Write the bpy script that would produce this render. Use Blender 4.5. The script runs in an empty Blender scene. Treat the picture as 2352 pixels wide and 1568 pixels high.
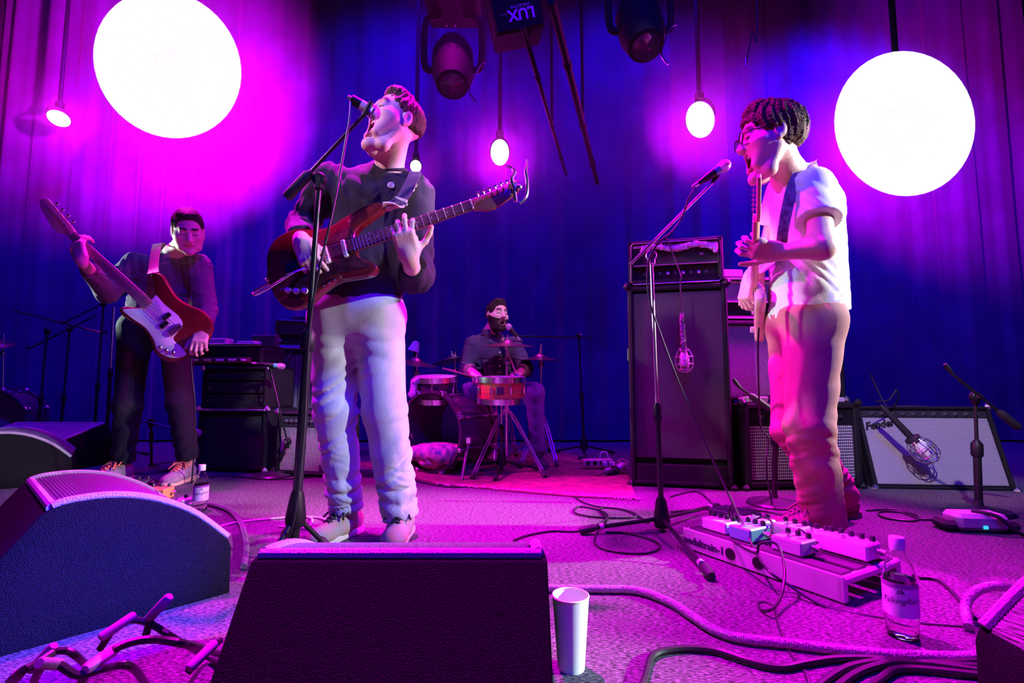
import bpy, math, random
import numpy as np
from math import sin, cos, pi, radians
random.seed(7); np.random.seed(7)
S = bpy.context.scene
COL = S.collection

# ------------------------------------------------------------------ camera
W, H, FPX = 2352, 1568, 1150.0
CAM_H, PITCH = 0.60, math.atan(102 / 1150)
cd = bpy.data.cameras.new('camera'); cam = bpy.data.objects.new('camera', cd); COL.objects.link(cam)
cam.location = (0, 0, CAM_H); cam.rotation_euler = (pi / 2 + PITCH, 0, 0)
cd.sensor_width = 36; cd.lens = 36 * FPX / W; cd.clip_start = 0.02; cd.clip_end = 60
S.camera = cam
S.view_settings.view_transform = 'Standard'; S.view_settings.look = 'None'
S.view_settings.gamma = 1; S.view_settings.use_curve_mapping = False
S.view_settings.exposure = 0.0
S.cycles.use_denoising = True
S.cycles.max_bounces = 14; S.cycles.diffuse_bounces = 2; S.cycles.glossy_bounces = 2
S.cycles.transmission_bounces = 14; S.cycles.transparent_max_bounces = 6; S.cycles.volume_bounces = 0
S.cycles.caustics_reflective = False; S.cycles.caustics_refractive = False
S.cycles.sample_clamp_indirect = 4; S.cycles.blur_glossy = 1.0

def v3(*a): return np.array(a if len(a) > 1 else a[0], float)
def nrm(a): a = np.asarray(a, float); return a / np.linalg.norm(a)
_c, _s = cos(PITCH), sin(PITCH)
def ray(px, py):
    u, v = (px - W / 2) / FPX, (H / 2 - py) / FPX
    return v3(u, _c - v * _s, _s + v * _c)
def P(px, py, Y):                      # point on a pixel's ray at world depth Y
    d = ray(px, py); return v3(0, 0, CAM_H) + d * (Y / d[1])
def F(px, py, z=0.0):                  # point where a pixel's ray meets the height z
    d = ray(px, py); t = (z - CAM_H) / d[2]; return v3(0, 0, CAM_H) + d * t

# ------------------------------------------------------------------ world and stage lights
w = bpy.data.worlds.new('world'); S.world = w; w.use_nodes = True
w.node_tree.nodes['Background'].inputs[0].default_value = (0.02, 0.0, 1, 1)
w.node_tree.nodes['Background'].inputs[1].default_value = 0.014
BLUE, MAG, WHITE, MINT, PINK = (0.02, 0.0, 1), (1, 0.0, 0.92), (1, 0.98, 1), (0.78, 1, 0.93), (1, 0.62, 0.95)
def aim(o, target):
    from mathutils import Vector
    d = Vector(target) - o.location
    o.rotation_euler = d.to_track_quat('-Z', 'Y').to_euler()
def spot(name, loc, target, col, power, angle, blend=0.5, r=0.05, vol=1.0):
    l = bpy.data.lights.new(name, 'SPOT'); o = bpy.data.objects.new(name, l); COL.objects.link(o)
    o.location = loc; aim(o, target); l.color = col; l.energy = power
    l.spot_size = radians(angle); l.spot_blend = blend; l.shadow_soft_size = r; l.volume_factor = vol
    return o
def point(name, loc, col, power, r=0.05, vol=1.0):
    l = bpy.data.lights.new(name, 'POINT'); o = bpy.data.objects.new(name, l); COL.objects.link(o)
    o.location = loc; l.color = col; l.energy = power; l.shadow_soft_size = r; l.volume_factor = vol
    return o
# the lamps in view: pixel centre, depth, diameter in metres
LAMPS = dict(bl=P(395, 155, 3.1), br=P(2068, 288, 3.1), s1=P(135, 272, 5.0), s2=P(955, 382, 4.9), s3=P(1148, 350, 4.5), s4=P(1608, 275, 4.2))
# side and front white / pink key lamps (hung in the wings and over the house, out of frame)
spot('side_key_light', (4.9, 2.35, 2.2), (1.25, 2.1, 1.05), WHITE, 1900, 24, 0.5, 0.05)
spot('cross_key_light', (4.3, 0.75, 2.3), (-0.42, 2.05, 0.74), WHITE, 1100, 17, 0.5, 0.04)
spot('low_side_light', (4.9, 0.8, 1.7), (0.14, 1.116, 0.1), MINT, 2400, 5, 0.5, 0.05)
spot('rim_light', (-5.6, 3.75, 1.72), (-2.3, 3.2, 1.25), MINT, 1500, 13, 0.4, 0.04)
spot('front_key_light', (-2.9, 0.2, 3.1), (-0.5, 2.0, 1.5), PINK, 480, 15, 0.6, 0.05)
spot('drum_light', (1.6, 1.0, 4.3), (-0.15, 3.9, 1.05), PINK, 600, 11, 0.7, 0.06)
spot('amp_light_right', (0.2, -0.6, 3.6), (2.45, 3.0, 0.25), (1, .8, 1), 750, 13, 0.6, 0.05)
spot('amp_light_left', (1.9, -0.3, 3.3), (-1.45, 3.6, 0.45), (.95, .9, 1), 1300, 10, 0.6, 0.05)
# magenta wash from the lamps in view and overhead, blue wash from the front truss
for k_, pw, an, tg in (('br', 900, 84, (-0.3, 1.5, 0)), ('bl', 650, 104, (-0.3, 1.6, 0)), ('s1', 90, 150, (-1, 1, .6)), ('s3', 70, 150, (0, 1, .6)), ('s4', 110, 150, (0.5, 1, .6))):
    n_ = nrm(v3(0, 0, .9) - LAMPS[k_]); spot('magenta_wash_' + k_, LAMPS[k_] + n_ * .14, tg, MAG, pw, an, 0.6, 0.1)
# added magenta spots behind the lamps, without fixtures, for halos on haze and curtain
for k_, tg, ds, pw, an in (('bl', P(430, 250, 5.45), .7, 3600, 88), ('br', P(2100, 330, 5.45), 1.5, 650, 105), ('s1', P(135, 290, 5.45), .1, 50, 120),
                           ('s2', P(955, 382, 5.45), .12, 20, 90), ('s3', P(1148, 365, 5.45), .45, 100, 95), ('s4', P(1600, 300, 5.45), .65, 180, 100)):
    spot('added_halo_' + k_, LAMPS[k_] - nrm(v3(0, 0, .9) - LAMPS[k_]) * ds, tg, MAG, pw, an, 1.0, 0.05)
spot('magenta_front', (-0.5, 2.6, 4.6), (0.25, 1.7, 0.0), MAG, 4600, 44, 0.8, 0.06)
spot('blue_wash', (0.6, -0.5, 4.5), (0, 3.2, 0.8), BLUE, 900, 90, 0.8, 0.3)
spot('blue_side', (3.2, 0.98, 2.6), (-0.85, 1.22, 0.2), BLUE, 15000, 8, 0.8, 0.1)
for x_, pw, zt_ in ((-3.6, 1300, 2.2), (-1.1, 480, 3.3), (1.2, 420, 3.3), (3.6, 1500, 2.4)): spot('blue_curtain', (x_, 3.9, 4.9), (x_ * 1.05, 5.5, zt_), BLUE, pw, 108, 0.9, 0.15)

# ------------------------------------------------------------------ materials
MATS = {}
def mat(name, col=(.5, .5, .5), rough=.6, metal=0., bump=0., bscale=60., vary=0., vscale=8., stretch=None, spec=.5,
        trans=0., emit=None, estr=0., col2=None, alpha=1., sheen=0., coat=0., ior=1.45):
    if name in MATS: return MATS[name]
    m = bpy.data.materials.new(name); m.use_nodes = True; MATS[name] = m
    nt = m.node_tree; b = nt.nodes['Principled BSDF']; L = nt.links
    b.inputs['Base Color'].default_value = (*col, 1); b.inputs['Roughness'].default_value = rough
    b.inputs['Metallic'].default_value = metal; b.inputs['Specular IOR Level'].default_value = spec
    b.inputs['Transmission Weight'].default_value = trans; b.inputs['Alpha'].default_value = alpha
    b.inputs['IOR'].default_value = ior
    b.inputs['Sheen Weight'].default_value = sheen; b.inputs['Coat Weight'].default_value = coat
    if emit: b.inputs['Emission Color'].default_value = (*emit, 1); b.inputs['Emission Strength'].default_value = estr
    if vary or bump:
        tc = nt.nodes.new('ShaderNodeTexCoord'); mp = nt.nodes.new('ShaderNodeMapping')
        L.new(tc.outputs['Object'], mp.inputs[0])
        if stretch: mp.inputs['Scale'].default_value = stretch
    if vary:
        n = nt.nodes.new('ShaderNodeTexNoise'); n.inputs['Scale'].default_value = vscale; n.inputs['Detail'].default_value = 4
        L.new(mp.outputs[0], n.inputs['Vector'])
        r = nt.nodes.new('ShaderNodeValToRGB'); c2 = col2 or tuple(max(0, c * (1 - vary)) for c in col)
        r.color_ramp.elements[0].position = .32; r.color_ramp.elements[1].position = .68
        r.color_ramp.elements[0].color = (*c2, 1); r.color_ramp.elements[1].color = (*col, 1)
        L.new(n.outputs['Fac'], r.inputs[0]); L.new(r.outputs[0], b.inputs['Base Color'])
    if bump:
        n = nt.nodes.new('ShaderNodeTexNoise'); n.inputs['Scale'].default_value = bscale; n.inputs['Detail'].default_value = 3
        L.new(mp.outputs[0], n.inputs['Vector'])
        bp = nt.nodes.new('ShaderNodeBump'); bp.inputs['Strength'].default_value = bump; bp.inputs['Distance'].default_value = .01
        L.new(n.outputs['Fac'], bp.inputs['Height']); L.new(bp.outputs[0], b.inputs['Normal'])
    return m
def weave(name, c1, c2, sx, sy, rough=.7, axis='XZ', bump=.5):
    """woven / perforated cloth: two crossed wave patterns in object space"""
    if name in MATS: return MATS[name]
    m = bpy.data.materials.new(name); m.use_nodes = True; MATS[name] = m
    nt = m.node_tree; b = nt.nodes['Principled BSDF']; L = nt.links
    b.inputs['Roughness'].default_value = rough
    tc = nt.nodes.new('ShaderNodeTexCoord'); out = []
    for ax, s in ((axis[0], sx), (axis[1], sy)):
        wv = nt.nodes.new('ShaderNodeTexWave'); wv.bands_direction = ax; wv.inputs['Scale'].default_value = s
        wv.inputs['Distortion'].default_value = .6; wv.inputs['Detail'].default_value = 1
        L.new(tc.outputs['Object'], wv.inputs['Vector']); out.append(wv.outputs['Fac'])
    mu = nt.nodes.new('ShaderNodeMath'); mu.operation = 'MULTIPLY'; L.new(out[0], mu.inputs[0]); L.new(out[1], mu.inputs[1])
    r = nt.nodes.new('ShaderNodeValToRGB'); r.color_ramp.elements[0].color = (*c1, 1); r.color_ramp.elements[1].color = (*c2, 1)
    r.color_ramp.elements[0].position = .08; r.color_ramp.elements[1].position = .5
    L.new(mu.outputs[0], r.inputs[0]); L.new(r.outputs[0], b.inputs['Base Color'])
    bp = nt.nodes.new('ShaderNodeBump'); bp.inputs['Strength'].default_value = bump; bp.inputs['Distance'].default_value = .004
    L.new(mu.outputs[0], bp.inputs['Height']); L.new(bp.outputs[0], b.inputs['Normal'])
    return m
black = mat('black_plastic', (.010, .010, .012), .45, spec=.3)
rubber = mat('black_rubber', (.02, .02, .022), .6)
tolex = mat('black_tolex', (.011, .011, .013), .6, bump=.5, bscale=350, spec=.25)
boxcarpet = mat('black_speaker_carpet', (.02, .02, .024), .95, bump=1, bscale=420, vary=.5, vscale=300, spec=.06)
blackmetal = mat('black_metal', (.02, .02, .022), .3, .3)
chrome = mat('chrome', (.85, .85, .87), .24, 1)
steel = mat('brushed_steel', (.6, .6, .62), .32, 1)
white = mat('white_plastic', (.8, .8, .8), .5)
cream = mat('cream_vinyl', (.75, .72, .66), .5)
silver_grille = weave('silver_grille_cloth', (.06, .06, .07), (.62, .6, .58), 55, 40)
brown_grille = weave('sparkle_grille_cloth', (.09, .07, .08), (.32, .28, .3), 75, 75)
dark_grille = weave('dark_grille_cloth', (.02, .016, .024), (.075, .055, .085), 60, 60)

# ------------------------------------------------------------------ mesh building
class G:
    """collects shapes in world space; build() links them as ONE mesh object"""
    def __init__(s): s.v = []; s.f = []; s.mi = []; s.cur = 0
    def add(s, vs, fs, M=None):
        b = len(s.v)
        vs = np.asarray(vs, float)
        if M is not None: vs = vs @ M[:3, :3].T + M[:3, 3]
        s.v.extend(vs.tolist()); s.f.extend([tuple(b + i for i in f) for f in fs]); s.mi.extend([s.cur] * len(fs)); return s
    def box(s, c, size, M=None, r=0.0):
        hx, hy, hz = [a / 2 for a in size]; c = np.asarray(c, float)
        r = min(r, hx * .95, hy * .95, hz * .95)
        if r <= 0:
            vs = [c + v3(x * hx, y * hy, z * hz) for z in (-1, 1) for y in (-1, 1) for x in (-1, 1)]
            return s.add(vs, [(0, 2, 3, 1), (4, 5, 7, 6), (0, 1, 5, 4), (2, 6, 7, 3), (0, 4, 6, 2), (1, 3, 7, 5)], M)
        vs, fs, ix = [], [], {}
        for x in (-1, 1):
            for y in (-1, 1):
                for z in (-1, 1):
                    for a in range(3):
                        h = [hx - r, hy - r, hz - r]; h[a] += r
                        ix[x, y, z, a] = len(vs); vs.append(c + v3(x * h[0], y * h[1], z * h[2]))
        def q(l, n):
            p = [vs[i] for i in l]; nn = np.cross(p[1] - p[0], p[2] - p[0])
            fs.append(tuple(l) if nn @ np.asarray(n, float) > 0 else tuple(reversed(l)))
        for a in range(3):
            b_, c_ = (a + 1) % 3, (a + 2) % 3
            for sg in (-1, 1):
                l = []
                for (i, j) in ((-1, -1), (1, -1), (1, 1), (-1, 1)):
                    k = [0, 0, 0]; k[a] = sg; k[b_] = i; k[c_] = j; l.append(ix[(*k, a)])
                n = [0, 0, 0]; n[a] = sg; q(l, n)
            for i in (-1, 1):
                for j in (-1, 1):      # edge along a
                    k0 = [0, 0, 0]; k0[b_] = i; k0[c_] = j; k1 = list(k0); k0[a] = -1; k1[a] = 1
                    n = [0, 0, 0]; n[b_] = i; n[c_] = j
                    q([ix[(*k0, b_)], ix[(*k1, b_)], ix[(*k1, c_)], ix[(*k0, c_)]], n)
        for x in (-1, 1):
            for y in (-1, 1):
                for z in (-1, 1): q([ix[x, y, z, 0], ix[x, y, z, 1], ix[x, y, z, 2]], (x, y, z))
        return s.add(vs, fs, M)
    def tube(s, pts, r, n=8, closed=False, M=None):
        p = np.asarray(pts, float); N = len(p); r = np.full(N, r, float) if np.isscalar(r) else np.asarray(r, float)
        t = np.gradient(p, axis=0) if not closed else np.roll(p, -1, 0) - np.roll(p, 1, 0)
        t /= np.maximum(np.linalg.norm(t, axis=1)[:, None], 1e-9)
        up = v3(0, 0, 1) if abs(t[0][2]) < .9 else v3(1, 0, 0)
        u = nrm(np.cross(t[0], up)); vs = []
        for i in range(N):
            u = nrm(u - t[i] * (u @ t[i])); w_ = np.cross(t[i], u)
            for k in range(n):
                a = 2 * pi * k / n; vs.append(p[i] + r[i] * (cos(a) * u + sin(a) * w_))
        fs = [(i * n + k, i * n + (k + 1) % n, ((i + 1) % N) * n + (k + 1) % n, ((i + 1) % N) * n + k) for i in range(N if closed else N - 1) for k in range(n)]
        if not closed: fs += [tuple(range(n))[::-1], tuple((N - 1) * n + k for k in range(n))]
        return s.add(vs, fs, M)
    def rod(s, a, b, r, r2=None, n=10): return s.tube([a, b], [r, r if r2 is None else r2], n)
    def lathe(s, prof, M=None, n=24, sx=1., sy=1.):
        vs, fs = [], []; N = len(prof)
        for (r, z) in prof:
            for k in range(n): a = 2 * pi * k / n; vs.append((r * cos(a) * sx, r * sin(a) * sy, z))
        for i in range(N - 1):
            for k in range(n): fs.append((i * n + k, i * n + (k + 1) % n, (i + 1) * n + (k + 1) % n, (i + 1) * n + k))
        if prof[0][0] > 1e-6: fs.append(tuple(range(n))[::-1])
        if prof[-1][0] > 1e-6: fs.append(tuple((N - 1) * n + k for k in range(n)))
        return s.add(vs, fs, M)
    def ring(s, prof, M=None, n=32):           # closed profile revolved (a hoop)
        vs, fs = [], []; N = len(prof)
        for (r, z) in prof:
            for k in range(n): a = 2 * pi * k / n; vs.append((r * cos(a), r * sin(a), z))
        for i in range(N):
            for k in range(n): fs.append((i * n + k, i * n + (k + 1) % n, ((i + 1) % N) * n + (k + 1) % n, ((i + 1) % N) * n + k))
        return s.add(vs, fs, M)
    def ball(s, c, r, n=12, M=None):
        r = (r, r, r) if np.isscalar(r) else r; m = max(4, n // 2)
        pr = [(sin(pi * i / m), -cos(pi * i / m)) for i in range(m + 1)]
        A = np.diag([r[0], r[1], r[2], 1.]); A[:3, 3] = c
        return s.lathe([(max(a, 1e-7), b) for a, b in pr], A if M is None else M @ A, n)
    def prism(s, out, z0, z1, M=None, bev=0.):
        o = np.asarray(out, float); N = len(o)
        ar = np.sum(o[:, 0] * np.roll(o[:, 1], -1) - np.roll(o[:, 0], -1) * o[:, 1])
        if ar < 0: o = o[::-1]
        if bev > 0:
            t = np.roll(o, -1, 0) - np.roll(o, 1, 0); t /= np.maximum(np.linalg.norm(t, axis=1)[:, None], 1e-9)
            inn = np.stack([-t[:, 1], t[:, 0]], 1)
            rings = [(o + inn * bev, z0), (o + inn * bev * .3, z0 + bev * .3), (o, z0 + bev), (o, z1 - bev), (o + inn * bev * .3, z1 - bev * .3), (o + inn * bev, z1)]
        else: rings = [(o, z0), (o, z1)]
        vs = [(x, y, z) for (q, z) in rings for x, y in q]
        fs = [(i * N + k, i * N + (k + 1) % N, (i + 1) * N + (k + 1) % N, (i + 1) * N + k) for i in range(len(rings) - 1) for k in range(N)]
        fs += [tuple(range(N))[::-1], tuple((len(rings) - 1) * N + k for k in range(N))]
        return s.add(vs, fs, M)
    def build(s, name, m, parent=None, smooth=True, ang=.6):
        me = bpy.data.meshes.new(name); v = np.asarray(s.v, float)
        if parent is not None and parent.name in MW:
            A = np.linalg.inv(MW[parent.name]); v = v @ A[:3, :3].T + A[:3, 3]
        me.from_pydata(v.tolist(), [], s.f)
        for x in (m if isinstance(m, (list, tuple)) else [m]): me.materials.append(x)
        if any(s.mi): me.polygons.foreach_set('material_index', s.mi)
        if smooth:
            me.polygons.foreach_set('use_smooth', [True] * len(me.polygons)); me.set_sharp_from_angle(angle=ang)
        me.validate(); me.update()
        o = bpy.data.objects.new(name, me); COL.objects.link(o)
        if parent is not None:
            o.parent = parent
            if parent.name in MW: MW[o.name] = MW[parent.name]
        return o
MW = {}
def frame(o, x=None, z=None, y=None):
    """4x4 with columns x,y,z from two axes (first given is exact)"""
    if x is not None and z is not None: x = nrm(x); y = nrm(np.cross(z, x)); z = np.cross(x, y)
    elif z is not None and y is not None: z = nrm(z); x = nrm(np.cross(y, z)); y = np.cross(z, x)
    elif z is not None:
        z = nrm(z); t = v3(1, 0, 0) if abs(z[0]) < .9 else v3(0, 1, 0); y = nrm(np.cross(z, t)); x = np.cross(y, z)
    elif x is not None and y is not None: x = nrm(x); z = nrm(np.cross(x, y)); y = np.cross(z, x)
    M = np.eye(4); M[:3, 0], M[:3, 1], M[:3, 2], M[:3, 3] = x, y, z, o; return M
def rotz(o, a):
    M = np.eye(4); M[0, 0] = M[1, 1] = cos(a); M[0, 1] = -sin(a); M[1, 0] = sin(a); M[:3, 3] = o; return M
def tag(o, label, cat, group=None, kind=None):
    if label: o['label'] = label
    if cat: o['category'] = cat
    if group: o['group'] = group
    if kind: o['kind'] = kind
    return o
def thing(name, label, cat, loc=(0, 0, 0), group=None):
    o = bpy.data.objects.new(name, None); COL.objects.link(o); o.location = loc; o.empty_display_size = .05
    M = np.eye(4); M[:3, 3] = loc; MW[o.name] = M
    return tag(o, label, cat, group)
def cat_(pts, n=8, closed=False):       # Catmull-Rom through points
    p = [np.asarray(a, float) for a in pts]; N = len(p); out = []
    for i in range(N if closed else N - 1):
        if closed: a, b, c, d = p[i - 1], p[i], p[(i + 1) % N], p[(i + 2) % N]
        else: a, b, c, d = p[max(i - 1, 0)], p[i], p[i + 1], p[min(i + 2, N - 1)]
        for k in range(n):
            t = k / n
            out.append(.5 * (2 * b + (c - a) * t + (2 * a - 5 * b + 4 * c - d) * t * t + (3 * b - a - 3 * c + d) * t ** 3))
    if not closed: out.append(p[-1])
    return out
def text(txt, m, M, size, parent, name='lettering', shear=0., depth=.0008, bold=0.):
    cu = bpy.data.curves.new(name, 'FONT'); cu.body = txt; cu.size = size; cu.shear = shear; cu.extrude = depth; cu.offset = bold
    cu.align_x = 'CENTER'; cu.align_y = 'CENTER'; cu.resolution_u = 4
    o = bpy.data.objects.new(name, cu); COL.objects.link(o)
    dg = bpy.context.evaluated_depsgraph_get(); me = bpy.data.meshes.new_from_object(o.evaluated_get(dg))
    bpy.data.objects.remove(o)
    g = G(); g.add([tuple(v.co) for v in me.vertices], [tuple(p.vertices) for p in me.polygons], M)
    bpy.data.meshes.remove(me)
    return g.build(name, m, parent, smooth=False)
# ------------------------------------------------------------------ smooth implicit bodies, meshed with surface nets
class SDF:
    def __init__(s): s.p = []
    def _a(s, op, fn, c, R, k): s.p.append((op, fn, np.asarray(c, float), R, k)); return s
    def cap(s, a, b, ra, rb=None, k=.02, flat=None, op='add', cut=False, cut0=False):
        """round cone a-b; flat=(axis, ratio) squeezes it along axis; cut ends it flat at b"""
        a, b = np.asarray(a, float), np.asarray(b, float); rb = ra if rb is None else rb; ba = b - a; L2 = max(ba @ ba, 1e-9); ln = math.sqrt(L2); dr = ba / ln
        if flat is not None: fn_, fk = nrm(flat[0]), flat[1]
        def f(p):
            q = p - a
            t = np.clip(q @ ba / L2, 0, 1); e = q - t[:, None] * ba
            if flat is not None: e = e + np.outer(e @ fn_, fn_) * (1 / fk - 1)
            d = np.sqrt(np.einsum('ij,ij->i', e, e)) - (ra + (rb - ra) * t)
            if flat is not None: d = d * (fk + 1) / 2
            if cut: d = np.maximum(d, q @ dr - ln)
            if cut0: d = np.maximum(d, -(q @ dr))
            return d
        return s._a(op, f, (a + b) / 2, ln / 2 + max(ra, rb), k)
    def ell(s, c, r, R=None, k=.02, op='add'):
        c = np.asarray(c, float); r = np.asarray([r] * 3 if np.isscalar(r) else r, float)
        def f(p):
            q = p - c
            if R is not None: q = q @ R
            k0 = np.linalg.norm(q / r, axis=1); k1 = np.linalg.norm(q / (r * r), axis=1)
            return k0 * (k0 - 1) / np.maximum(k1, 1e-6)
        return s._a(op, f, c, max(r), k)
    def rbox(s, c, h, r, R=None, k=.01, op='add'):
        c = np.asarray(c, float); h = np.asarray(h, float) - r
        def f(p):
            q = p - c
            if R is not None: q = q @ R
            q = np.abs(q) - h
            return np.linalg.norm(np.maximum(q, 0), axis=1) + np.minimum(q.max(1), 0) - r
        return s._a(op, f, c, float(np.linalg.norm(h)) + r, k)
    def plane(s, c, n, k=.004):       # keeps the side n points away from
        c = np.asarray(c, float); n = nrm(n)
        return s._a('int', lambda p: (p - c) @ n, c, 1e3, k)
    def ev(s, p, ids=None):
        d = np.full(len(p), 10.)
        for i in (range(len(s.p)) if ids is None else ids):
            op, fn, c, R, k = s.p[i]; e = fn(p)
            if op == 'add':
                h = np.clip(.5 + .5 * (e - d) / k, 0, 1); d = e + (d - e) * h - k * h * (1 - h)
            else:
                if op == 'sub': e = -e
                h = np.clip(.5 - .5 * (e - d) / k, 0, 1); d = e + (d - e) * h + k * h * (1 - h)
        return d
    def mesh(s, vox, disp=None, amp=.01):
        adds = [q for q in s.p if q[0] == 'add']
        lo = np.min([q[2] - q[3] for q in adds], 0) - 3 * vox - amp; hi = np.max([q[2] + q[3] for q in adds], 0) + 3 * vox + amp
        B = 14; n = np.ceil((hi - lo) / vox / B).astype(int) * B; nb = n // B
        bi = np.stack(np.meshgrid(*[np.arange(k) for k in nb], indexing='ij'), -1).reshape(-1, 3)
        cen = lo + (bi * B + (B - 1) / 2) * vox; dc = s.ev(cen); hd = B * vox * .87
        A = np.empty(tuple(n), np.float32)
        A.reshape(nb[0], B, nb[1], B, nb[2], B)[...] = np.sign(dc).reshape(nb[0], 1, nb[1], 1, nb[2], 1)
        loc = np.stack(np.meshgrid(*[np.arange(B)] * 3, indexing='ij'), -1).reshape(-1, 3) * vox
        pc = np.array([q[2] for q in s.p]); pr = np.array([q[3] + q[4] + .015 for q in s.p])
        for b in np.nonzero(np.abs(dc) < hd * 1.7 + .015 + amp)[0]:
            ids = np.nonzero(np.linalg.norm(pc - cen[b], axis=1) < pr + hd + amp)[0]
            if not len(ids): continue
            pts = lo + bi[b] * B * vox + loc; d = s.ev(pts, ids)
            if disp is not None: d = d + disp(pts)
            i, j, k = bi[b] * B; A[i:i + B, j:j + B, k:k + B] = d.reshape(B, B, B)
        I = A < 0; c = [I[a:I.shape[0] - 1 + a, b:I.shape[1] - 1 + b, e:I.shape[2] - 1 + e] for a in (0, 1) for b in (0, 1) for e in (0, 1)]
        cnt = sum(x.astype(np.uint8) for x in c); act = (cnt > 0) & (cnt < 8); idx = np.argwhere(act)
        val = np.stack([A[idx[:, 0] + a, idx[:, 1] + b, idx[:, 2] + e] for a in (0, 1) for b in (0, 1) for e in (0, 1)], 1)
        off = np.array([(a, b, e) for a in (0, 1) for b in (0, 1) for e in (0, 1)], float)
        acc = np.zeros((len(idx), 3)); num = np.zeros(len(idx))
        for x in range(8):
            for y in range(x + 1, 8):
                if np.abs(off[x] - off[y]).sum() != 1: continue
                m = (val[:, x] < 0) != (val[:, y] < 0); t = np.where(m, val[:, x] / np.where(m, val[:, x] - val[:, y], 1), 0)
                acc += m[:, None] * (off[x] + t[:, None] * (off[y] - off[x])); num += m
        V = lo + (idx + acc / num[:, None]) * vox
        vid = np.full(act.shape, -1, np.int64); vid[act] = np.arange(len(idx)); Q = []
        for ax in range(3):
            sl = [slice(None)] * 3; sl2 = list(sl); sl[ax] = slice(0, -1); sl2[ax] = slice(1, None)
            a, b = I[tuple(sl)], I[tuple(sl2)]; e = np.argwhere(a != b); fl = a[tuple(e.T)]
            u, v = (ax + 1) % 3, (ax + 2) % 3
            ok = (e[:, u] > 0) & (e[:, v] > 0) & (e[:, u] < act.shape[u]) & (e[:, v] < act.shape[v]); e = e[ok]; fl = fl[ok]
            def g(du, dv):
                q = e.copy(); q[:, u] -= du; q[:, v] -= dv; return vid[tuple(q.T)]
            q = np.stack([g(0, 0), g(1, 0), g(1, 1), g(0, 1)], 1); q[~fl] = q[~fl][:, ::-1]; Q.append(q)
        Q = np.concatenate(Q); Q = Q[(Q >= 0).all(1)]
        return V, Q
def sdf_obj(name, shells, mats, parent=None, region=None):
    """shells: list of (V,Q,material index); joined as one mesh. region(centres, mi) may recolour faces"""
    V, Q, MI, b = [], [], [], 0
    for v, q, m in shells: V.append(v); Q.append(q + b); MI.append(np.full(len(q), m)); b += len(v)
    V, Q, MI = np.concatenate(V), np.concatenate(Q), np.concatenate(MI).astype(np.int32)
    if region is not None: MI = region(V[Q].mean(1), MI).astype(np.int32)
    if parent is not None and parent.name in MW:
        A = np.linalg.inv(MW[parent.name]); V = V @ A[:3, :3].T + A[:3, 3]
    me = bpy.data.meshes.new(name); me.vertices.add(len(V)); me.vertices.foreach_set('co', V.ravel())
    me.loops.add(Q.size); me.loops.foreach_set('vertex_index', Q.ravel()); me.polygons.add(len(Q))
    me.polygons.foreach_set('loop_start', np.arange(0, Q.size, 4)); me.polygons.foreach_set('loop_total', np.full(len(Q), 4))
    for x in (mats if isinstance(mats, (list, tuple)) else [mats]): me.materials.append(x)
    me.polygons.foreach_set('material_index', MI); me.polygons.foreach_set('use_smooth', np.ones(len(Q), bool)); me.update(calc_edges=True)
    o = bpy.data.objects.new(name, me); COL.objects.link(o)
    if parent is not None:
        o.parent = parent
        if parent.name in MW: MW[o.name] = MW[parent.name]
    return o
def folds(amp, wl, dirs, seed=0, warp=2.2):
    """soft cloth folds: warped sines running across the given directions"""
    rs = np.random.RandomState(seed); K = [nrm(np.asarray(d, float)) * 2 * pi / wl * (1 + .35 * i) for i, d in enumerate(dirs)]
    W_ = rs.normal(size=(len(K), 3)) * 2 * pi / (wl * 4); ph = rs.uniform(0, 6, len(K)); W2 = rs.normal(size=(len(K), 3)) * 2 * pi / (wl * 5)
    def f(p):
        d = 0
        for k, w_, h, w2 in zip(K, W_, ph, W2):
            m = .5 + .5 * np.sin(p @ w2 + h)
            d = d + m * (1 - 2 * np.abs(np.sin(.5 * (p @ k) + warp * np.sin(p @ w_ + h))))
        return amp * d / len(K)
    return f
def rough(amp, sc, seed=0):
    rs = np.random.RandomState(seed); K = rs.normal(size=(6, 3)) * sc; ph = rs.uniform(0, 6, 6)
    return lambda p: amp * sum(np.sin(p @ k + 1.5 * np.sin(p @ K[(i + 1) % 6] * .37) + h) for i, (k, h) in enumerate(zip(K, ph))) / 3

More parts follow.
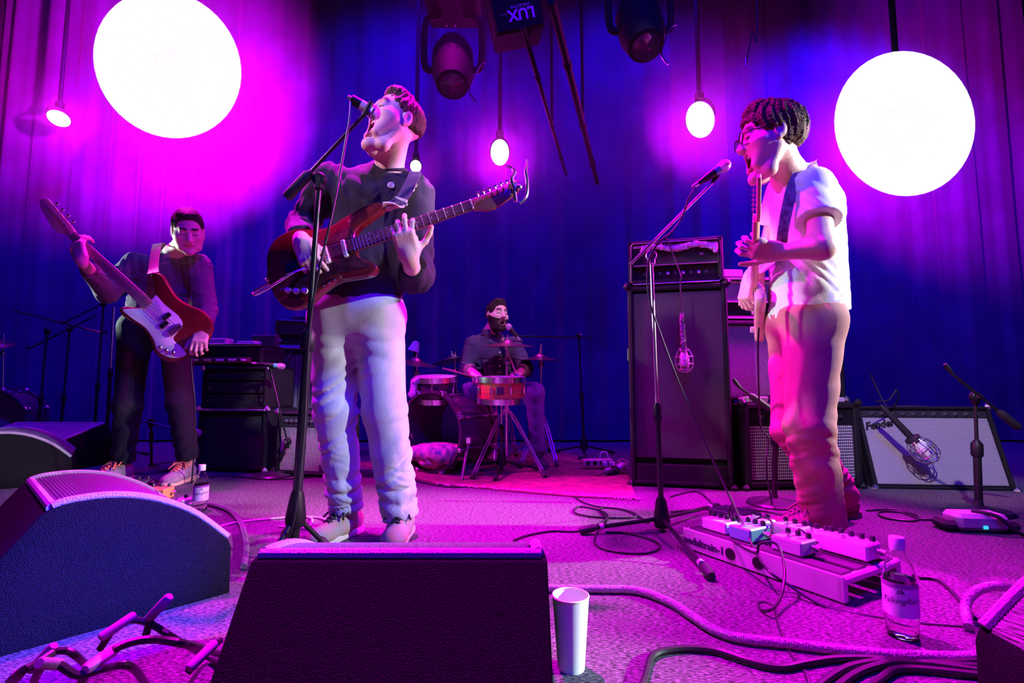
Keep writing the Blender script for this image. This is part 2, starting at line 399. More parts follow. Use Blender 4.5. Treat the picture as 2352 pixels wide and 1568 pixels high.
def head(s, o, fwd, up, sc=1., mouth=0., nose=1., jaw=1.):
    """head prims; local x right, y forward, z up; returns to-world function and rotation"""
    fwd = nrm(fwd); up = nrm(np.asarray(up, float) - fwd * (np.asarray(up, float) @ fwd)); x = np.cross(fwd, up); R = np.stack([x, fwd, up], 1)
    T = lambda *a: np.asarray(o, float) + R @ (np.array(a) * sc)
    e = lambda c, r, k=.02, op='add': s.ell(T(*c), np.array(r) * sc, R, k * sc, op)
    c = lambda a, b, ra, rb, k=.015, op='add': s.cap(T(*a), T(*b), ra * sc, rb * sc, k * sc, None, op)
    dz = -.033 * mouth; dy = -.010 * mouth
    e((0, -.014, .036), (.075, .097, .084)); e((0, .022, -.028), (.061, .07, .078), .03)
    for sx in (-1, 1):
        c((sx * .056, -.004, -.05), (sx * .04, .035 + dy, -.088 + dz), .02, .019, .025)
        c((sx * .04, .035 + dy, -.088 + dz), (0, .072 + dy, -.104 + dz), .019, .018, .025)
        e((sx * .044, .056, -.022), (.021, .022, .018), .03)
        c((sx * .052, .03, -.03), (sx * .034, .062, -.075 + dz * .6), .022, .016, .03)
    e((0, .074 + dy, -.1 + dz), (.022, .016, .016), .02)
    c((-.034, .078, .027), (.034, .078, .027), .0115, .0115, .018)
    for sx in (-1, 1): e((sx * .032, .098, .004), (.021, .018, .0135), .014, 'sub')
    for sx in (-1, 1): e((sx * .031, .074, .003), (.0165, .0145, .0135), .006)
    c((0, .084, .014), (0, .108 * nose, -.027), .008, .0125, .014); e((0, .106 * nose, -.03), (.011, .011, .01), .008)
    for sx in (-1, 1): e((sx * .012, .096, -.034), (.008, .012, .008), .007)
    # lips, mouth
    zu, zl = -.058 + .004 * mouth, -.072 + dz
    mw = .026 + .004 * max(0, mouth - 1)
    n = 10; L = [( mw * (1 - .1 * min(mouth, 1)) * cos(a), .088 + (dy * .5) - .014 * cos(a) ** 2, (zu + zl) / 2 + (zu - zl) / 2 * sin(a)) for a in np.linspace(0, 2 * pi, n + 1)]
    for a, b in zip(L[:-1], L[1:]): c(a, b, .0062, .0062, .008)
    if mouth > 0: e((0, .085, (zu + zl) / 2), (mw - .003, .045, (zu - zl) / 2 + .001), .006, 'sub')
    else: c((-.022, .095, (zu + zl) / 2), (.022, .095, (zu + zl) / 2), .0025, .0025, .004, 'sub')
    for sx in (-1, 1):                     # ears
        e((sx * .077, -.012, -.003), (.009, .02, .031), .008); e((sx * .085, -.006, .002), (.006, .011, .018), .006, 'sub'); e((sx * .078, -.004, -.03), (.006, .008, .009), .006)
    def local(p): return ((p - np.asarray(o, float)) @ R) / sc
    return T, R, local, (zu, zl)
def neck(s, T, base, r0=.054, r1=.06, k=.03):
    s.cap(T(0, -.028, -.05), base, r0, r1, k); s.cap(T(.03, -.01, -.07), np.asarray(base) + v3(0, 0, 0), .02, .02, .03)
def hand(s, wrist, f, n, curl=(40, 50, 50, 55), thumb=(35, 30), sc=1., spread=6, mirror=1, tdir=.9):
    """f finger direction, n palm normal; thumb leaves along side*mirror"""
    f = nrm(f); n = nrm(np.asarray(n, float) - f * (np.asarray(n, float) @ f)); sd = np.cross(n, f) * mirror
    T = lambda a, b, c: np.asarray(wrist, float) + (f * a + sd * b + n * c) * sc
    R = np.stack([f, sd, n], 1)
    s.rbox(T(.048, .0, 0), np.array((.046, .038, .0135)) * sc, .012 * sc, R, .012); s.cap(T(-.02, 0, 0), T(.02, 0, 0), .025 * sc, .026 * sc, .02, (n, .8))
    s.cap(T(.02, .024, .008), T(.06, .03, .01), .016 * sc, .014 * sc, .012)
    lens = [(.044, .026, .021), (.048, .03, .023), (.044, .028, .022), (.035, .021, .019)]
    for i, (ls, cu) in enumerate(zip(lens, curl)):
        y = .029 - .0195 * i; sp = radians(spread * (1.5 - i)); base = T(.086 - (.004 if i in (0, 2) else 0) - (.012 if i == 3 else 0), y, .0)
        d0 = f * cos(sp) + sd * sin(sp); a = radians(cu) * .75; p = base; r = (.0092, .0084, .0077, .0068) if i < 3 else (.0082, .0075, .0068, .006)
        for j, l in enumerate(ls):
            d = d0 * cos(a) + n * sin(a); q = p + d * l * sc; s.cap(p, q, r[j] * sc, r[j + 1] * sc, .006 if j else .01); p = q; a += radians(cu)
    p = T(.022, .03, .006); a1, a2 = radians(thumb[0]), radians(thumb[1]); d = nrm(f * cos(a1) + sd * sin(a1) * tdir + n * .35)
    q = p + d * .042 * sc; s.cap(p, q, .0135 * sc, .0105 * sc, .012); d = nrm(d + (f - sd * .3) * sin(a2)); p = q; q = p + d * .03 * sc
    s.cap(p, q, .0102 * sc, .0095 * sc, .006); d = nrm(d + (f - sd * .3) * sin(a2) * .6); s.cap(q, q + d * .024 * sc, .0098 * sc, .008 * sc, .006)
def hair_cap(T, R, sc, line=.035, front=.062, back=-.06, vol=.010, amp=.004, seed=1, spike=0., side=-.002):
    """hair: grown cranium cut by the hairline"""
    s = SDF(); e = lambda c, r, k=.01, op='add': s.ell(T(*c), np.array(r) * sc, R, k * sc, op)
    e((0, -.016, .036), (.075 + vol * .8, .098 + vol, .084 + vol * 1.1)); e((0, -.05, -.01), (.066 + vol * .4, .055 + vol * .6, .07), .02)
    if spike: e((0, .02, .1 + spike * .3), (.05, .06, .03 + spike), .02)
    e((0, .105, line - .075), (.085, .062 + (.09 - front), .082), .012, 'sub')       # face
    for sx in (-1, 1): e((sx * .08, .028, side - .045), (.04, .05, .05), .008, 'sub'); e((sx * .085, -.012, -.012), (.03, .021, .028), .006, 'sub')
    e((0, .03, -.12), (.1, .1, .075), .01, 'sub'); s.plane(T(0, 0, back), R @ v3(0, -.35, -1), .02 * sc)
    o0 = T(0, -.03, .06); rs = np.random.RandomState(seed); ph = rs.uniform(0, 6, 4); ra = rough(amp * .5, 240, seed)
    def strands(p):                      # ridges that run from the crown outwards
        q = ((p - o0) @ R) / sc; az = np.arctan2(q[:, 1], q[:, 0]); el = np.arctan2(q[:, 2], np.hypot(q[:, 0], q[:, 1]) + 1e-6)
        r_ = np.sin(az * 23 + 2.2 * np.sin(el * 3 + ph[0]) + ph[1]) + .7 * np.sin(az * 41 + 3 * np.sin(el * 4 + ph[2]) + ph[3])
        return amp * .55 * r_ * np.clip(1.35 - np.abs(el), 0, 1) + ra(p) + amp * .6 * np.sin(az * 7 + 5 * el)
    return s.mesh(.003, strands, .012)
def shoe(parent, heel, d, ln=.29, mats=None, name='shoe', high=.07, lace=None, width=.05, tongue=True):
    """low lace-up shoe: upper, sole (sub-part), laces (sub-part)"""
    d = nrm((d[0], d[1], 0)); sd = v3(-d[1], d[0], 0); h = np.asarray(heel, float); k = ln / .29
    T = lambda a, b, c: h + d * a * k + sd * b * k + v3(0, 0, c) * k
    s = SDF(); R = np.stack([d, sd, v3(0, 0, 1)], 1)
    s.cap(T(.045, 0, .05), T(.13, 0, .045), .042 * k, .044 * k, .03, (sd, .85)); s.cap(T(.13, 0, .045), T(.215, .004, .034), .046 * k, .04 * k, .04, (v3(0, 0, 1), .8))
    s.ell(T(.222, .006, .03), np.array((.058, .047, .032)) * k, R, .03); s.cap(T(.05, 0, .06), T(.07, 0, .075 + high), .04 * k, .036 * k, .03, (sd, .85), cut=True)
    s.cap(T(.1, 0, .075), T(.175, 0, .062), .022 * k, .018 * k, .02); s.plane(T(0, 0, .02), (0, 0, -1))
    V, Q = s.mesh(.005); up = sdf_obj(name, [(V, Q, 0)], mats[0], parent)
    o = cat_([(0, 0), (.01, .034), (.06, .04), (.13, .042), (.2, .052), (.262, .04), (.285, .008), (.262, -.032), (.2, -.044), (.13, -.038), (.06, -.038), (.01, -.032)], 4, True)
    M = np.eye(4); M[:3, 0], M[:3, 1], M[:3, 2], M[:3, 3] = d * k, sd * k, v3(0, 0, k), h
    G().prism([(a[0], a[1]) for a in o], .001, .028, M, .004).build('sole', mats[1], up)
    g = G()
    for i in range(5):
        x = .105 + .017 * i; zt = .117 - .0085 * i
        for sg in (-1, 1):
            g.tube(cat_([T(x, sg * .03, zt - .022), T(x + .006, sg * .015, zt - .004), T(x + .012, 0, zt + .003), T(x + .016, -sg * .015, zt - .006)], 3), .0046 * k, 6)
    for sg in (-1, 1): g.tube(cat_([T(.105, 0, .12), T(.095, sg * .02, .134), T(.11, sg * .048, .118), T(.13, sg * .042, .1), T(.11, 0, .118)], 4), .0042 * k, 6); g.tube(cat_([T(.105, 0, .12), T(.13, sg * .03, .114), T(.155, sg * .052, .085)], 4), .0042 * k, 6)
    g.build('laces', mats[2], up)
    return up
HAZE = 0.014
# ------------------------------------------------------------------ the room
def struct(g, name, m, parent=None, smooth=False):
    o = g.build(name, m, parent, smooth); o['kind'] = 'structure'; return o
floor_m = mat('stage_carpet', (.34, .29, .33), .75, bump=1., bscale=150, vary=.6, vscale=75, stretch=(1., 4.5, 1.), col2=(.05, .042, .055), spec=.3)
for n_ in floor_m.node_tree.nodes:
    if n_.type == 'VALTORGB': n_.color_ramp.elements[0].position = .43; n_.color_ramp.elements[1].position = .6
velvet = mat('black_velvet', (.09, .075, .16), .9, vary=.3, vscale=3, sheen=.2, spec=.1)
dark_paint = mat('black_paint', (.012, .012, .014), .8, spec=.15)
struct(G().box((0, 2.2, -.1), (13, 9, .2)), 'floor', floor_m)
struct(G().box((0, 5.75, 2.4), (13, .1, 6.2)), 'wall_back', dark_paint)
struct(G().box((-6.0, 2.6, 2.4), (.1, 6.4, 6.2)), 'wall_left', dark_paint)
struct(G().box((6.0, 2.6, 2.4), (.1, 6.4, 6.2)), 'wall_right', dark_paint)
struct(G().box((0, 2.6, 5.45), (13, 6.6, .1)), 'ceiling', dark_paint)
g = G(); N = 420; vs = []
for i in range(N + 1):
    x = -5.9 + 11.8 * i / N; y = 5.45 + .028 * sin(x * 17 + 1.3 * sin(x * 3.1)) + .01 * sin(x * 41); vs += [(x, y, .02), (x, y + .02 * sin(x * 7), 2.4), (x, y, 5.38)]
g.add(vs, [(3 * i + k, 3 * i + 3 + k, 3 * i + 4 + k, 3 * i + 1 + k) for i in range(N) for k in (0, 1)])
tag(g.build('stage_curtain', velvet), 'black pleated stage curtain hung across the whole back wall', 'curtain')
# thin haze that shows the light
hz = bpy.data.materials.new('stage_haze'); hz.use_nodes = True; nt = hz.node_tree; nt.nodes.remove(nt.nodes['Principled BSDF'])
vsn = nt.nodes.new('ShaderNodeVolumeScatter'); vsn.inputs['Density'].default_value = HAZE; vsn.inputs['Anisotropy'].default_value = .75; vsn.inputs['Color'].default_value = (1, 1, 1, 1)
nt.links.new(vsn.outputs[0], nt.nodes['Material Output'].inputs['Volume'])
o = G().box((0, 3.95, 3.5), (11.6, 2.7, 3.5)).build('haze', hz, smooth=False)
tag(o, 'thin stage haze filling the air above the stage', 'haze', kind='stuff')
# drum rug
rug_m = mat('faded_red_rug', (.32, .13, .11), .95, bump=.6, bscale=200, vary=.5, vscale=14, col2=(.16, .07, .07))
q = [F(815, 1066), F(1000, 1112), F(1180, 1130), F(1330, 1143), F(1462, 1148), F(1440, 1085), F(1300, 1040), F(1000, 1036)]
ctr = sum(q) / len(q); RUG = thing('drum_rug', 'worn reddish rug with frayed edge under the drum kit', 'rug', ctr)
G().prism([(a[0], a[1]) for a in q], .001, .009).build('pile', rug_m, RUG, smooth=False)
g = G()
for i in range(90):
    t = i / 89; a = F(1010 + 460 * t, 1113 + 35 * t) + v3(0, 0, .006); g.tube([a + v3(random.uniform(-.01, .01), .02, 0), a + v3(random.uniform(-.02, .02), random.uniform(-.01, .0), .004), a + v3(random.uniform(-.03, .03), random.uniform(-.045, -.01), 0)], .003, 5)
g.build('fringe', mat('frayed_yarn', (.42, .3, .3), .9), RUG)

# ------------------------------------------------------------------ lamps in view
glare_m = mat('lit_lamp_glare', (1, 1, 1), .4, emit=(1, .97, 1), estr=1.03)  # big lamps: lamp and its glare share one white glowing disc
small_lens = mat('lit_spot_lens', (1, 1, 1), .4, emit=(1, .95, 1), estr=3.)
def lamp(label, key, rx, ry, lens, roll=0., parts='big', group=None):
    c = LAMPS[key]; t = thing('stage_lamp', label, 'stage light', c, group)
    n = nrm(v3(0, 0, CAM_H + .3) - c); M = frame(c, z=n, y=v3(sin(roll), 0, cos(roll))); k = max(rx, ry)
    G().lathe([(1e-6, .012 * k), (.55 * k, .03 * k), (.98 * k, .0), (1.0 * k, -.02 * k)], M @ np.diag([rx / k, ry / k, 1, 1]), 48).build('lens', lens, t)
    b = G(); b.lathe([(.9 * k, -.02 * k), (.92 * k, -.04 * k), (.8 * k, -.35 * k), (.45 * k, -.62 * k), (.3 * k, -.66 * k), (1e-6, -.66 * k)], M @ np.diag([rx / k, ry / k, 1, 1]), 40); b.build('housing', blackmetal, t)
    y = G(); pts = [M[:3, 3] + M[:3, 0] * (.8 if k > .2 else 1.08) * rx * cos(a) + v3(0, 0, 1) * ((.75 if k > .2 else 1.25) * k * max(0, sin(a)) + (0 if sin(a) >= 0 else 0)) - n * .3 * k for a in np.linspace(0, pi, 15)]
    y.tube(pts, .03 * k + .006, 8); y.build('yoke', blackmetal, t)
    top = pts[7]; G().rod(top, (top[0], top[1], 5.38), .02).build('drop_pipe', blackmetal, t)
    G().box(top + v3(0, 0, .03), (.07, .06, .07), r=.01).build('clamp', blackmetal, t)
    return t
lamp('round white lamp hung above the bass player, its glare shaped as a huge disc', 'bl', .385, .455, glare_m, .5)  # disc as wide as the glare, wider than the lamp itself
lamp('round white lamp hung behind the guitarist in the white shirt, its glare shaped as a huge disc', 'br', .34, .47, glare_m, -.4)
lamp('small white spot lamp hung farthest out beyond the bass headstock', 's1', .095, .075, small_lens, .3)
lamp('small white spot lamp shining just behind the singer\'s neck', 's2', .055, .06, small_lens)
lamp('white spot lamp with magenta glow hung above the drummer', 's3', .085, .115, small_lens)
lamp('white spot lamp with magenta glow hung above the tall bass amplifier', 's4', .115, .15, small_lens, -.2)

def moving_head(label, px, py, Y, sc, grp):
    c = P(px, py, Y); t = thing('moving_head_light', label, 'stage light', c, grp)
    M = frame(c, z=v3(.05, -.45, -1), y=v3(0, 1, 0))
    G().lathe([(1e-6, -.2 * sc), (.1 * sc, -.19 * sc), (.13 * sc, -.1 * sc), (.13 * sc, .08 * sc), (.1 * sc, .2 * sc), (.085 * sc, .21 * sc)], M, 28).build('lamp_head', dark_paint, t)
    G().lathe([(1e-6, .225 * sc), (.05 * sc, .222 * sc), (.08 * sc, .21 * sc), (.08 * sc, .19 * sc)], M, 24).build('lens', mat('dark_glass', (.05, .05, .06), .1, .3), t)
    y = G()
    for sx in (-1, 1): y.tube(cat_([c + v3(sx * .07 * sc, 0, .34 * sc), c + v3(sx * .17 * sc, 0, .3 * sc), c + v3(sx * .185 * sc, 0, .1 * sc), c + v3(sx * .17 * sc, 0, -.02 * sc), c + v3(sx * .12 * sc, 0, -.03 * sc)], 4), .022 * sc, 8)
    y.build('yoke', dark_paint, t)
    G().box(c + v3(0, 0, .42 * sc), (.34 * sc, .3 * sc, .14 * sc), r=.02).build('base', dark_paint, t)
    G().rod(c + v3(0, 0, .48 * sc), (c[0], c[1], 5.38), .022).build('drop_pipe', blackmetal, t)
    for dz in (.16, -.1):
        for dx in (-.02, .03): G().ball(c + v3(dx, -.135 * sc, dz * sc), .006, 8).build('screw', steel, t)
    s = c + v3(.12 * sc, -.03, -.2 * sc)
    G().tube(cat_([s + v3(.09, 0, .2), s + v3(.05, 0, .17), s + v3(-.01, 0, .02), s + v3(.03, 0, -.06)], 5), .006, 6).build('safety_cable', steel, t)
moving_head('dark moving head light hung beside the singer', 1040, 150, 3.0, 1.0, None)
moving_head('dark moving head light hung above the tall bass amplifier', 1470, 60, 2.9, 1.05, None)
def pipe(label, a, b, r):
    t = thing('ceiling_pipe', label, 'pipe', a); d = nrm(np.asarray(b) - a)
    G().rod(a, b, r, n=14).build('tube', dark_paint, t)
    for k in (.2, .5, .8): c = a + (b - a) * k; G().rod(c - d * .02, c + d * .02, r * 1.25, n=14).build('coupling', dark_paint, t)
    G().rod(a + (b - a) * .5, (*((a + (b - a) * .5)[:2]), 5.38), .012).build('hanger', blackmetal, t)
pipe('thick dark ceiling pipe running back between the moving head lights', P(1266, 0, 2.2), P(1372, 420, 5.0), .022)
pipe('thin dark ceiling pipe running back beside the lettered box', P(1200, 60, 2.3), P(1300, 400, 5.0), .014)
c = P(1185, 15, 2.3); t = thing('lettered_lamp_box', 'dark hanging box with upside-down pink lettering', 'lamp box', c)
Mx = frame(c, x=v3(1, 0, .22), z=v3(0, -1, -.28))
G().box((0, 0, -.12), (.25, .22, .24), Mx, .012).build('case', dark_paint, t)
Mt = frame(c + Mx[:3, 2] * .002 + Mx[:3, 1] * -.035 + Mx[:3, 0] * .02, x=-Mx[:3, 0], z=Mx[:3, 2])
mag_ink = mat('magenta_print', (.75, .5, .75), .5)
text('LUX', mag_ink, Mt, .07, t, bold=.002)
text('COLLECTIVE', mag_ink, frame(Mt[:3, 3] - Mt[:3, 1] * .036, x=Mt[:3, 0], z=Mt[:3, 2]), .017, t)
text('• • •', mag_ink, frame(Mt[:3, 3] + Mt[:3, 0] * .085 - Mt[:3, 1] * .01, x=Mt[:3, 0], z=Mt[:3, 2]), .02, t)
G().rod(c - Mx[:3, 2] * .12 + v3(0, 0, .1), (*(c - Mx[:3, 2] * .12)[:2], 5.38), .015).build('drop_pipe', blackmetal, t)
a, b = P(1738, 0, 2.6), P(1712, 155, 2.6); t = thing('hanging_cable', 'thin cable hanging from the ceiling beside the bright spot lamp', 'cable', b)
G().tube(cat_([v3(a[0] + .01, a[1], 5.38), a, (a + b) / 2 + v3(.004, 0, 0), b], 6), .004, 6).build('cord', rubber, t)
G().rod(b + v3(.003, 0, .05), b, .007, .005).build('plug', steel, t)

# ------------------------------------------------------------------ wedge monitors
ribbed = mat('ribbed_monitor_grille', (.2, .18, .2), .5, .2, bump=1., bscale=90, stretch=(6, .3, .3))
mesh_grille = mat('perforated_grille', (.4, .36, .4), .5, .3, bump=.8, bscale=260)
def wedge(label, M, width, sc=1., flat=False, grille=None, handle=True, low=False):
    t = thing('wedge_monitor', label, 'speaker', M[:3, 3] - v3(0, 0, M[2, 3]))
    arc = [(0, .31), (.03, .318), (.1, .319), (.17, .306), (.24, .277), (.31, .232), (.39, .155)] if not flat else [(0, .31), (.39, .2)]
    if low: arc = [(0, .305), (.05, .299), (.12, .284), (.2, .256), (.28, .215), (.39, .14)]
    if not flat: arc = [tuple(a) for a in cat_([v3(x, z) for x, z in arc], 3)]
    prof = [(-.16, 0), (-.18, .09), (-.02, .3)] + arc + [(.4, .13), (.4, 0)]
    prof = [(a * sc, b * sc) for a, b in prof]; arc = [(a * sc, b * sc) for a, b in arc]
    Mp = M @ np.array([[1, 0, 0, 0], [0, 0, -1, 0], [0, 1, 0, 0], [0, 0, 0, 1]], float)       # profile plane x,z ; extrude -> y
    body = G().prism(prof, -width, 0, Mp, .008).build('cabinet', boxcarpet, t, ang=.5)
    g = G(); vs = []; aa = np.array(arc); ss = np.r_[0, np.cumsum(np.linalg.norm(np.diff(aa, axis=0), axis=1))]; uu = np.linspace(0, ss[-1], 121)
    rib = [(np.interp(u, ss, aa[:, 0]), np.interp(u, ss, aa[:, 1]) + (.0025 if i_ % 2 else -.001)) for i_, u in enumerate(uu)]; n = len(rib)      # ribbed face
    for k, (a, b) in enumerate(rib):
        for y in (.03, width - .03): vs.append((a, y, b + .004))
        for y in (.03, width - .03): vs.append((a, y, b - .01))
    fs = [(4 * i, 4 * i + 4, 4 * i + 5, 4 * i + 1) for i in range(n - 1)] + [(4 * i, 4 * i + 2, 4 * i + 6, 4 * i + 4) for i in range(n - 1)] + [(4 * i + 1, 4 * i + 5, 4 * i + 7, 4 * i + 3) for i in range(n - 1)]
    fs += [(0, 1, 3, 2), (4 * n - 4, 4 * n - 2, 4 * n - 1, 4 * n - 3)]
    g.add(vs, fs, M); g.build('grille', grille or ribbed, t)
    g = G(); g.cur = 0
    for y in (.015, width - .015): g.tube([M[:3, :3] @ v3(a, y, b + .003) + M[:3, 3] for a, b in arc], .011, 8)
    g.rod(M[:3, :3] @ v3(arc[0][0], .01, arc[0][1]) + M[:3, 3], M[:3, :3] @ v3(arc[0][0], width - .01, arc[0][1]) + M[:3, 3], .012)
    g.build('frame_edge', mat('worn_black_edge', (.34, .3, .34), .6, bump=.6, bscale=300), t)
    if handle:
        c = M[:3, :3] @ v3(-.1 * sc, width / 2, .195 * sc) + M[:3, 3]; nn = M[:3, :3] @ nrm((-.21, 0, .16)); yy = M[:3, 1]
        G().tube(cat_([c - yy * .09, c - yy * .08 + nn * .02, c + yy * .08 + nn * .02, c + yy * .09], 4), .009, 8).build('handle', rubber, t)
        jc = M[:3, :3] @ v3(-.165 * sc, width * .3, .07 * sc) + M[:3, 3]; jn = M[:3, :3] @ v3(-1, 0, .1)
        G().box((0, 0, 0), (.09, .06, .006), frame(jc, z=jn, y=v3(0, 0, 1)), .002).build('jack_plate', steel, t)
    for yy in (.05, width - .05):
        for xx in (-.12, .36): G().rod(M[:3, :3] @ v3(xx * sc, yy, .012) + M[:3, 3], M[:3, :3] @ v3(xx * sc, yy, 0) + M[:3, 3], .014).build('foot', rubber, t)
    return t
def ground(a): return v3(a[0], a[1], 0.)
UP = v3(0, 0, 1)
# left monitor, seen from its side
n_, f_ = ground(F(122, 1163, .315)), ground(F(70, 1100, .315)); wv = f_ - n_; wA = float(np.linalg.norm(wv)); wv /= wA
wedge('big curved wedge monitor with ribbed grille beside the loose cable ends', frame(n_, x=v3(wv[1], -wv[0], 0), z=UP), wA)
n_ = ground(F(-40, 1000, .315)); wedge('curved wedge monitor behind the big ribbed one, near the bass player', frame(n_, x=v3(.78, .62, 0), z=UP), .5)
n_ = ground(P(242, 971, 3.9)); wedge('flat wedge monitor with pink-lit face beside the bass player\'s feet', frame(n_, x=v3(-.05, -1, 0), z=UP) @ np.array([[1, 0, 0, 0], [0, 1, 0, -.0], [0, 0, 1, 0], [0, 0, 0, 1.]]) @ np.array([[1, 0, 0, 0], [0, 1, 0, -.72], [0, 0, 1, 0], [0, 0, 0, 1.]]), .72, 1.0, True, mesh_grille)
l_, r_ = ground(F(580, 1272, .31)), ground(F(1256, 1268, .31))
wedge('large black wedge monitor with back turned, in front of the singer', frame(r_ + v3(0, 0, 0), x=v3(0, 1, 0), z=UP), float(r_[0] - l_[0]), handle=False, low=True)
wedge('black curved wedge monitor next to the tall label bottle', frame(v3(1.26, .96, 0), x=v3(-1, .05, 0), z=UP), .42, handle=False)
wedge('tall dark wedge monitor standing past the low boom stand', frame(v3(2.95, 2.75, 0), x=v3(-.55, -.85, 0), z=UP), .5, 1.35, False, mesh_grille)
# ------------------------------------------------------------------ amplifiers
knob_m = mat('black_knob', (.03, .03, .035), .25)
def amp(label, fl, fr, h, d, name='guitar_amplifier', z0=0., tilt=0., grille=silver_grille, skin=tolex, panel=None, piping=None,
        knobs=0, gz=(.04, .78), corners=True, handle=True, name2=None, frame_w=.035, logo=None, knob_c=None, feet=True, cat='amplifier', glx=None):
    fl, fr = np.asarray(fl, float), np.asarray(fr, float); x = fr - fl; w_ = float(np.linalg.norm(x[:2])); M = frame(v3(fl[0], fl[1], z0), x=v3(x[0], x[1], 0), z=UP)
    t = thing(name, label, cat, M[:3, 3] + M[:3, 0] * w_ / 2)
    if tilt:
        A = np.eye(4); A[1, 1] = A[2, 2] = cos(tilt); A[1, 2] = sin(tilt); A[2, 1] = -sin(tilt); M = M @ A
    ft = .0 if not feet else .012
    b = G(); b.box((w_ / 2, d / 2 + .025, h / 2 + ft / 2), (w_, d - .05, h - ft), M, .012)
    f = frame_w
    for (c, s_) in (((w_ / 2, .03, h - f / 2), (w_, .06, f)), ((w_ / 2, .03, ft + f / 2), (w_, .06, f)), ((f / 2, .03, h / 2 + ft / 2), (f, .06, h - ft)), ((w_ - f / 2, .03, h / 2 + ft / 2), (f, .06, h - ft))): b.box(c, s_, M, .008)
    b.build('cabinet', skin, t)
    zlo, zhi = gz[0] * h + ft, gz[1] * h
    G().box((w_ / 2, .03, (zlo + zhi) / 2), (w_ - 2 * f + .004, .02, zhi - zlo), M, .004).build('grille', grille, t)
    if panel is not None:
        pz = (zhi + h - f) / 2; ph = h - f - zhi
        p = G().box((w_ / 2, .028, pz), (w_ - 2 * f + .004, .024, ph - .004), M, .003).build('control_panel', panel, t)
        for i in range(knobs):
            kx = f + .03 + (w_ - 2 * f - .06) * (i + .5) / knobs
            c = (M @ np.array([kx, .016, pz, 1]))[:3]; k = min(.012, ph * .36)
            G().lathe([(k, 0), (k * .95, .012), (k * .6, .018), (1e-6, .018)], frame(c, z=-M[:3, 1]), 12).build('knob', knob_c or knob_m, t)
    if piping is not None:
        for (a, b_) in ((zlo, zhi),) + (((zhi + .004, h - f),) if panel is not None else ()):
            r = [(f, a), (w_ - f, a), (w_ - f, b_), (f, b_)]
            G().tube([(M @ np.array([X, .017, Z, 1]))[:3] for X, Z in r], .005, 6, closed=True).build('piping', piping, t)
    if corners:
        for X in (0, w_):
            for Z in (ft, h):
                G().box((X, .008, Z), (.05, .05, .05), M, .02).build('corner_cap', steel if corners == 2 else black, t)
    if handle:
        c = lambda a, z: (M @ np.array([a, d * .45, z, 1]))[:3]
        G().tube(cat_([c(w_ / 2 - .11, h), c(w_ / 2 - .09, h + .02), c(w_ / 2 + .09, h + .02), c(w_ / 2 + .11, h)], 4), .01, 8).build('handle', rubber, t)
    if feet:
        for X in (.05, w_ - .05):
            for Y in (.06, d - .06): G().lathe([(.016, 0), (.02, .014)], M @ np.array([[1, 0, 0, X], [0, 1, 0, Y], [0, 0, 1, 0], [0, 0, 0, 1.]]), 12).build('foot', rubber, t)
    return t, M, w_
def on(M, x, y, z): return (M @ np.array([x, y, z, 1.]))[:3]

# tall bass cabinet and its head
fl, fr = ground(F(1450, 1116)), ground(F(1688, 1127))
t, MB8, wB = amp('tall black bass speaker cabinet with full-height grille, lit purple', fl, fr, 1.215, .36, 'bass_cabinet', grille=dark_grille, gz=(.13, .965), corners=True, handle=False, frame_w=.03, cat='speaker')
G().box((wB / 2, .02, .085), (wB - .06, .03, .10), MB8, .006).build('kick_panel', tolex, t)
for sx in (.0, 1.):
    c = on(MB8, wB * sx, .2, .8); G().box((0, 0, 0), (.02, .14, .09), frame(c, x=MB8[:3, 0], z=UP), .008).build('side_handle', black, t)
hl, hr = on(MB8, .01, .02, 0), on(MB8, wB - .01, .02, 0)
t, MBH, wH = amp('black bass amplifier head with silver trim on the tall cabinet', hl, hr, .29, .32, 'amplifier_head', z0=1.217, grille=mat('dark_perforated', (.04, .04, .045), .4, .5, bump=1, bscale=400), gz=(.42, .86), panel=mat('dark_panel', (.07, .07, .08), .35, .6, vary=.6, vscale=60), knobs=0, piping=steel, corners=False, handle=True, frame_w=.03)
text('w', steel, frame(on(MBH, wH * .78, .012, .19), x=MBH[:3, 0], z=-MBH[:3, 1]), .035, t)
for i in range(9):
    c = on(MBH, .1 + .045 * i, .014, .075); G().lathe([(.011, 0), (.01, .012), (1e-6, .014)], frame(c, z=-MBH[:3, 1]), 10).build('knob', steel if i % 2 else knob_m, t)
g = G(); r = [on(MBH, a, .004, b) for a, b in ((.015, .03), (.03, .015), (wH - .03, .015), (wH - .015, .03), (wH - .015, .26), (wH - .03, .275), (.03, .275), (.015, .26))]
g.tube(r, .006, 8, closed=True); g.build('trim', chrome, t)
# white frayed strip of cloth lying across the head's opening
g = SDF()
pts = [on(MBH, .09 + (wH - .14) * i / 8, .0, .235 + .012 * sin(i * 1.3)) for i in range(9)]
for a, b in zip(pts[:-1], pts[1:]): g.cap(a, b, .016, .016, .01)
g.cap(pts[-1], pts[-1] + v3(.0, -.01, -.03), .014, .01)
rg = rough(.006, 160, 3)
tag(sdf_obj('fluffy_strip', [(*g.mesh(.005, rg, .01), 0)], mat('white_fleece', (.8, .78, .8), .95, bump=1, bscale=200)), 'fluffy white strip along the front of the bass amplifier head', 'cloth')

